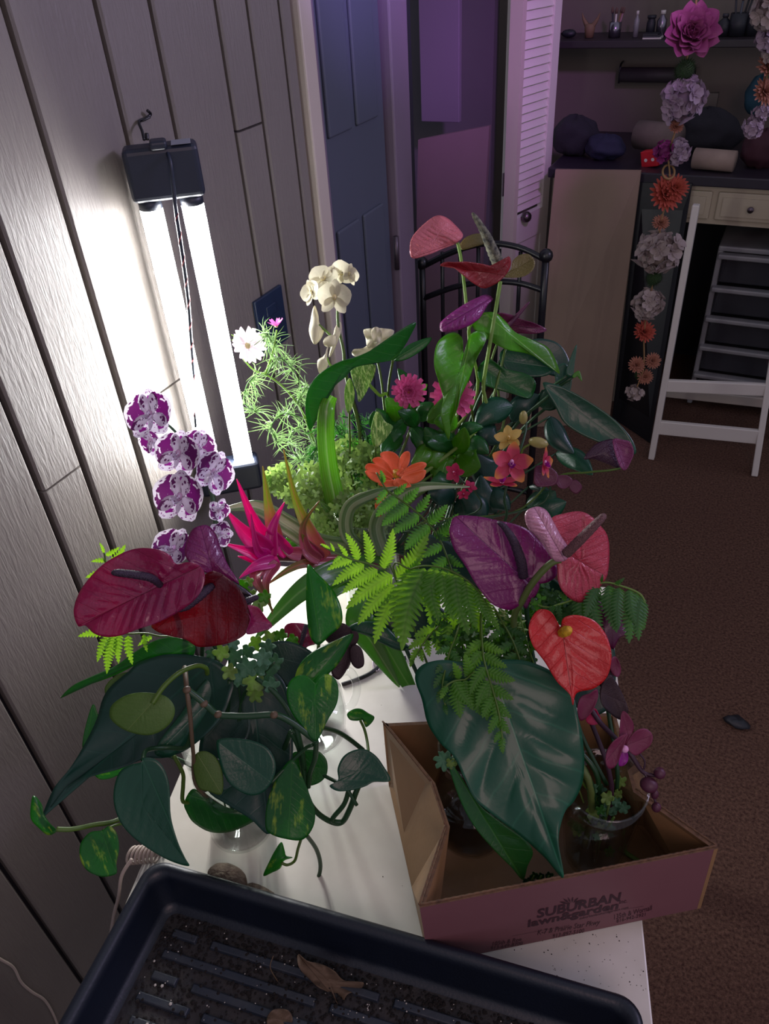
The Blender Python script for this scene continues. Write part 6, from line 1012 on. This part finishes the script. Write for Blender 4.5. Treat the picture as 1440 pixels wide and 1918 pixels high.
spad(t, [(1060, 1037, .80), (1085, 1012, .785), (1112, 985, .775), (1134, 963, .772)], [.0052, .0052, .0046, .0035], SPB)
tube('stem', [P(1050, 1048, .812), P(1030, 1056, .815), P(1000, 1088, .83), P(978, 1125, .85), P(962, 1170, .87), P(980, 1300, .90), vt(V1, -.02, .0, .15), vt(V1, -.01, .0, .01)], .0038, leafm('olive_stem', '#5a6a34', n=0, trans=0, rough=.4), t, n=12)
t = thing('anthurium', 'scarlet heart-shaped anthurium with short yellow spadix below the coral one', 'flower', vt(V1, .0, .01, .02))
patch('spathe', [(1046, 1180), (1043, 1167), (1035, 1150), (1023, 1142), (1007, 1143), (994, 1160), (990, 1182), (998, 1210), (1020, 1240), (1043, 1277), (1067, 1301), (1073, 1321), (1080, 1298), (1113, 1289), (1137, 1267), (1145, 1233), (1141, 1205), (1131, 1183), (1112, 1162), (1080, 1152), (1056, 1157), (1050, 1172)], .80, RR, t, B=(1053, 1182), T=(1073, 1321), O=(1068, 1212), cup=-.08, ruf=(.003, 5), vn=5, va=.0016, rings=14, sub=6, g=(0, -.05))
spad(t, [(1052, 1186, .795), (1060, 1182, .783), (1068, 1178, .776)], [.0045, .0055, .003], YEL)
tube('stem', [P(1054, 1184, .803), P(1060, 1260, .84), P(1070, 1380, .88), vt(V1, -.01, .01, .14), vt(V1, 0, .01, .01)], .003, DSTEM, t)
t = thing('purple_calla', 'deep purple pointed bloom behind the scarlet anthurium', 'flower', vt(V1, .01, .02, .02))
patch('spathe', [(1125, 1150), (1140, 1140), (1160, 1155), (1170, 1172), (1177, 1186), (1160, 1195), (1148, 1216), (1140, 1205), (1130, 1180)], .86, leafm('deep_purple', '#5a0f40', '#7a1a50', n=5, trans=.2, coat=.2), t, B=(1135, 1150), T=(1177, 1186), cup=.2, ruf=(.003, 3), rings=8)
patch('spathe_fold', [(1108, 1120), (1125, 1128), (1130, 1150), (1128, 1175), (1112, 1160), (1100, 1140)], .865, MC['deep_purple'], t, cup=.1, rings=6)
tube('stem', [P(1140, 1160, .865), P(1135, 1300, .88), vt(V1, .01, .02, .14), vt(V1, .01, .02, .01)], .0024, DSTEM, t)
t = thing('orchid_spray', 'dim raspberry moth orchid spray trailing past the glass with round buds', 'orchid', vt(V1, .01, .0, .02))
for k, (p, tt_, m) in enumerate((([(1150, 1229), (1158, 1237), (1163, 1254), (1157, 1268), (1145, 1260), (1142, 1240)], .85, DOR), ([(1123, 1296), (1130, 1275), (1143, 1264), (1158, 1285), (1173, 1317), (1176, 1335), (1162, 1348), (1143, 1337), (1127, 1319)], .845, BKO), ([(1087, 1306), (1105, 1298), (1118, 1291), (1119, 1310), (1106, 1337), (1087, 1350), (1081, 1327)], .835, DOR), ([(1112, 1327), (1120, 1335), (1126, 1352), (1108, 1358), (1097, 1348)], .84, PNK), ([(1125, 1250), (1143, 1240), (1150, 1262), (1143, 1280), (1128, 1290), (1118, 1270)], .855, BKO),
    ([(1164, 1335), (1173, 1335), (1185, 1352), (1186, 1368), (1178, 1382), (1168, 1398), (1160, 1400), (1160, 1370)], .80, DOR), ([(1171, 1396), (1181, 1379), (1194, 1367), (1210, 1365), (1222, 1377), (1219, 1394), (1206, 1406), (1191, 1415), (1179, 1408)], .80, DOR), ([(1175, 1375), (1160, 1380), (1145, 1392), (1136, 1408), (1134, 1427), (1141, 1440), (1154, 1433), (1164, 1408)], .792, DOR), ([(1165, 1408), (1175, 1410), (1176, 1424), (1168, 1434), (1158, 1432)], .80, OL))):
    patch('petal', p, tt_, m, t, T=p[len(p)//2], cup=-.12, ruf=(.0015, 3), rings=7, vn=4, va=.0004)
sphere('column', P(1170, 1403, .792), .004, simple('pink_column', '#d090b8'), t)
tube('stem', [vt(V1, .01, .0, .02), vt(V1, .005, .01, .14), P(1095, 1320, .85), P(1125, 1355, .83), P(1155, 1385, .815), P(1180, 1412, .81), P(1203, 1445, .81), P(1222, 1452, .81), P(1234, 1451, .81)], [.0028, .0028, .0024, .0018], PSTEM, t)
BUD = simple('dark_bud', '#4a1830', .5, scale=60)
for x, y, r, s in ((1235, 1448, .0062, (1, 1, 1)), (1215, 1470, .0085, (1.1, 1, .9)), (1229, 1512, .0055, (.9, .9, 1.1)), (1226, 1488, .005, (.8, .8, 1.3))): sphere('bud', P(x, y, .805), r, BUD, t, s, 14)
tube('pedicel', [(1205, 1446, .81), (1213, 1460, .807), (1222, 1485, .806), (1229, 1508, .806)], .0013, PSTEM, t)
tube('pedicel', [(1198, 1412, .805), (1207, 1425, .806), (1206, 1440, .808)], .0010, PSTEM, t)
# greens inside the tumbler, clippings and a cut stem on the box floor
t = thing('curly_greens', 'frilly greens pressed inside the tapered glass', 'foliage', vt(V1, 0, 0, .03))
rg = random.Random(9)
for k in range(34):
    a = rg.uniform(0, 6.28); q = rg.uniform(.004, .030); z = rg.uniform(.045, .128); c = proj(vt(V1, q*math.cos(a), q*math.sin(a), z)); lobed('leaf', c[0], c[1], rg.uniform(9, 15), c[2], (LIME, FERND, FRIL)[k % 3], t, rg.uniform(0, 6), 5, k)
for k in range(5): tube('sprig_stem', [vt(V1, rg.uniform(-.015, .015), rg.uniform(-.015, .015), .008), vt(V1, rg.uniform(-.02, .02), rg.uniform(-.02, .02), .12)], .0014, STEM, t, sub=2)
cs = lambda x, y, d=.005: PZ(x, y, ZT+.002+d)
t = tube('cut_stem', [cs(1160, 1588), cs(1185, 1606), cs(1212, 1622)], .0028, LIME); tag(t, 'short cut green stem lying on the box floor beside the tapered glass', 'stem')
t = thing('clippings', 'dark green clippings lying against the printed front wall inside the box', 'foliage', cs(1003, 1650))
for k in range(16): lobed('leaf', 985+k*3.2+rg.uniform(-4, 4), 1652-k*.5+rg.uniform(-10, 7), rg.uniform(5, 8), proj(cs(1003, 1650, .02))[2], LG if k % 2 else LD, t, k, 5, k)
for k in range(3): tube('sprig_stem', [cs(985+k*15, 1665), cs(1000+k*14, 1640, .03)], .001, STEM, t, sub=2)
# ================================================================== SILK FLOWER GARLANDS
def pom(par, px, py, t, r, kind, seed, ball=None, spread=1.0, lab=None):
    """one artificial bloom; its petals / florets are sub-parts"""
    c = P(px, py, t); R = r*t/FOC; rg = random.Random(seed); M0 = fr_px(px, py, t, rg.uniform(-.25, .25), rg.uniform(-.3, .2), rg.uniform(-25, 25))
    if kind in ('peony', 'big'):
        b = sphere('peony_bloom', c, R*.3, SIL['peony'], par, label=lab); lay = ((7, 1.0, 72), (7, .85, 52), (6, .68, 30), (5, .5, 12))
        for n, l, tl in lay:
            m = petal('peony%.2f' % (l*R), R*l, R*l*.95, SIL['peony'], (.2, .75, 1, 1, .8), .35, -.2*0+.15, notch=.12)
            for k in range(n): put('petal', m, b, M0 @ Rz(360*k/n+l*90+rg.uniform(-9, 9)) @ Rx(90-tl-rg.uniform(-6, 8)) @ Tr(0, R*.05, 0))
    elif kind in ('orange', 'peach') and spread == 1.0:
        b = sphere('daisy_bloom', c, R*.16, SIL['peach'], par, label=lab)
        for n, l, tl in ((20, 1, 80), (18, .86, 64), (14, .68, 44), (10, .45, 20)):
            m = petal('daisy%s%.3f' % (kind, l*R), R*l, R*.24, SIL[kind], (.3, .8, 1, .9, .3), .2)
            for k in range(n): put('petal', m, b, M0 @ Rz(360*k/n+l*77+rg.uniform(-4, 4)) @ Rx(90-tl+rg.uniform(-6, 6)))
    else:
        b = sphere('hydrangea_bloom', c, R*.62, SIL[kind], par, label=lab, bump=.1)
        nf = 34 if R > .03 else 18; fr = R*.40
        key = 'floret%s%.3f' % (kind, fr)
        if key not in PC:
            V = []; F = []; UV = []
            for k in range(4):
                pm = petal('fp%.4f' % fr, fr, fr*.95, SIL[kind], (.2, .8, 1, .95, .6), .3, .1, 4, 4); mt = Rz(90*k) @ Rx(14)
                n0 = len(V); V += [tuple(mt @ v.co) for v in pm.vertices]; F += [tuple(i+n0 for i in p.vertices) for p in pm.polygons]; UV += [(.5, .1)]*len(pm.vertices)
            PC[key] = mesh('floret', V, F, SIL[kind], UV)
        for k in range(nf):
            z = 1-2*(k+.5)/nf; a = k*2.39996+rg.uniform(-.35, .35); q = math.sqrt(1-z*z); d = np.array([q*math.cos(a), q*math.sin(a), z])
            f = frame(c+d*R*.72*rg.uniform(.72, 1.12), d, [0, 0, 1] if abs(z) < .9 else [1, 0, 0]); put('floret', PC[key], b, f @ Rz(rg.uniform(0, 90)) @ Rx(rg.uniform(-32, 32)))
    return b
def gball(par, px, py, t, r, seed):
    rg = random.Random(seed); c = P(px, py, t); R = r*t/FOC; g = G()
    for k in range(260):
        z = 1-2*(k+.5)/260; a = k*2.39996; q = math.sqrt(1-z*z); d = np.array([q*math.cos(a), q*math.sin(a), z]); s = nrm(np.cross(d, [.3, .5, .7]))*R*.07; e = c+d*R*rg.uniform(.85, 1.1)
        g.add([c+d*R*.5+s, c+d*R*.5-s, e], [(0, 1, 2)])
    b = sphere('moss_ball', c, R*.7, MOSS, par, n=14); g.out('moss_blades', MOSS, b)
GT = 1.80
g1 = thing('flower_garland', 'hanging string of silk blooms, magenta peony at top down to a small cream bloom', 'garland', P(1285, 0, GT-.2))
def gt(y): return PY(1250, y, 2.2) if 0 else proj(PY(1250, y, 2.2))[2]
pth = [(1306, -60), (1303, 10), (1293, 70), (1283, 130), (1276, 190), (1266, 240), (1252, 290), (1254, 325), (1250, 370), (1238, 415), (1232, 470), (1225, 520), (1214, 570), (1206, 625), (1205, 690), (1188, 735)]
tube('string', [(x, y, gt(y)) for x, y in pth], .0022, simple('tan_string', '#8a6a44', .8), g1)
for a in ((1294, 66, 50, 'peony', 1), (1278, 187, 43, 'lilac', 2), (1266, 238, 14, 'peach', 3), (1243, 283, 21, 'mag', 4), (1270, 285, 25, 'lilac', 5), (1246, 364, 34, 'orange', 6), (1264, 352, 26, 'orange', 61), (1237, 418, 17, 'peach', 7), (1232, 472, 46, 'cream', 8), (1214, 570, 32, 'cream', 9), (1206, 622, 22, 'orange', 10), (1192, 684, 17, 'peach', 11), (1222, 676, 16, 'peach', 12), (1208, 706, 15, 'peach', 14), (1188, 736, 18, 'cream', 13)): pom(g1, a[0], a[1], gt(a[1]), a[2], a[3], a[4])
gball(g1, 1283, 131, gt(131), 24, 3); gball(g1, 1225, 520, gt(520), 20, 4); gball(g1, 1200, 700, gt(700)+.02, 16, 5)
tube('ring', [P(1252+11*math.cos(a), 322+13*math.sin(a), gt(322)) for a in np.linspace(0, 6.283, 13)], .0028, simple('tan_string', '#8a6a44'), g1)
def gt2(y): return proj(PY(1420, y, 2.05))[2]
g2 = thing('flower_garland', 'second hanging garland cut by the picture edge, white blooms over coral and pink', 'garland', P(1440, 0, 1.6))
tube('string', [(x, y, gt2(y)) for x, y in ((1452, -60), (1448, 20), (1440, 80), (1438, 130), (1430, 180), (1422, 215), (1412, 245))], .0022, MC['tan_string'], g2)
for a in ((1446, 20, 40, 'cream', 21), (1448, 68, 36, 'lilac', 22), (1452, 100, 28, 'cream', 25), (1440, 128, 28, 'peach', 26), (1432, 172, 27, 'peach', 23), (1424, 212, 18, 'lilac', 24), (1410, 240, 21, 'lilac', 27)): pom(g2, a[0], a[1], gt2(a[1]), a[2], a[3], a[4])
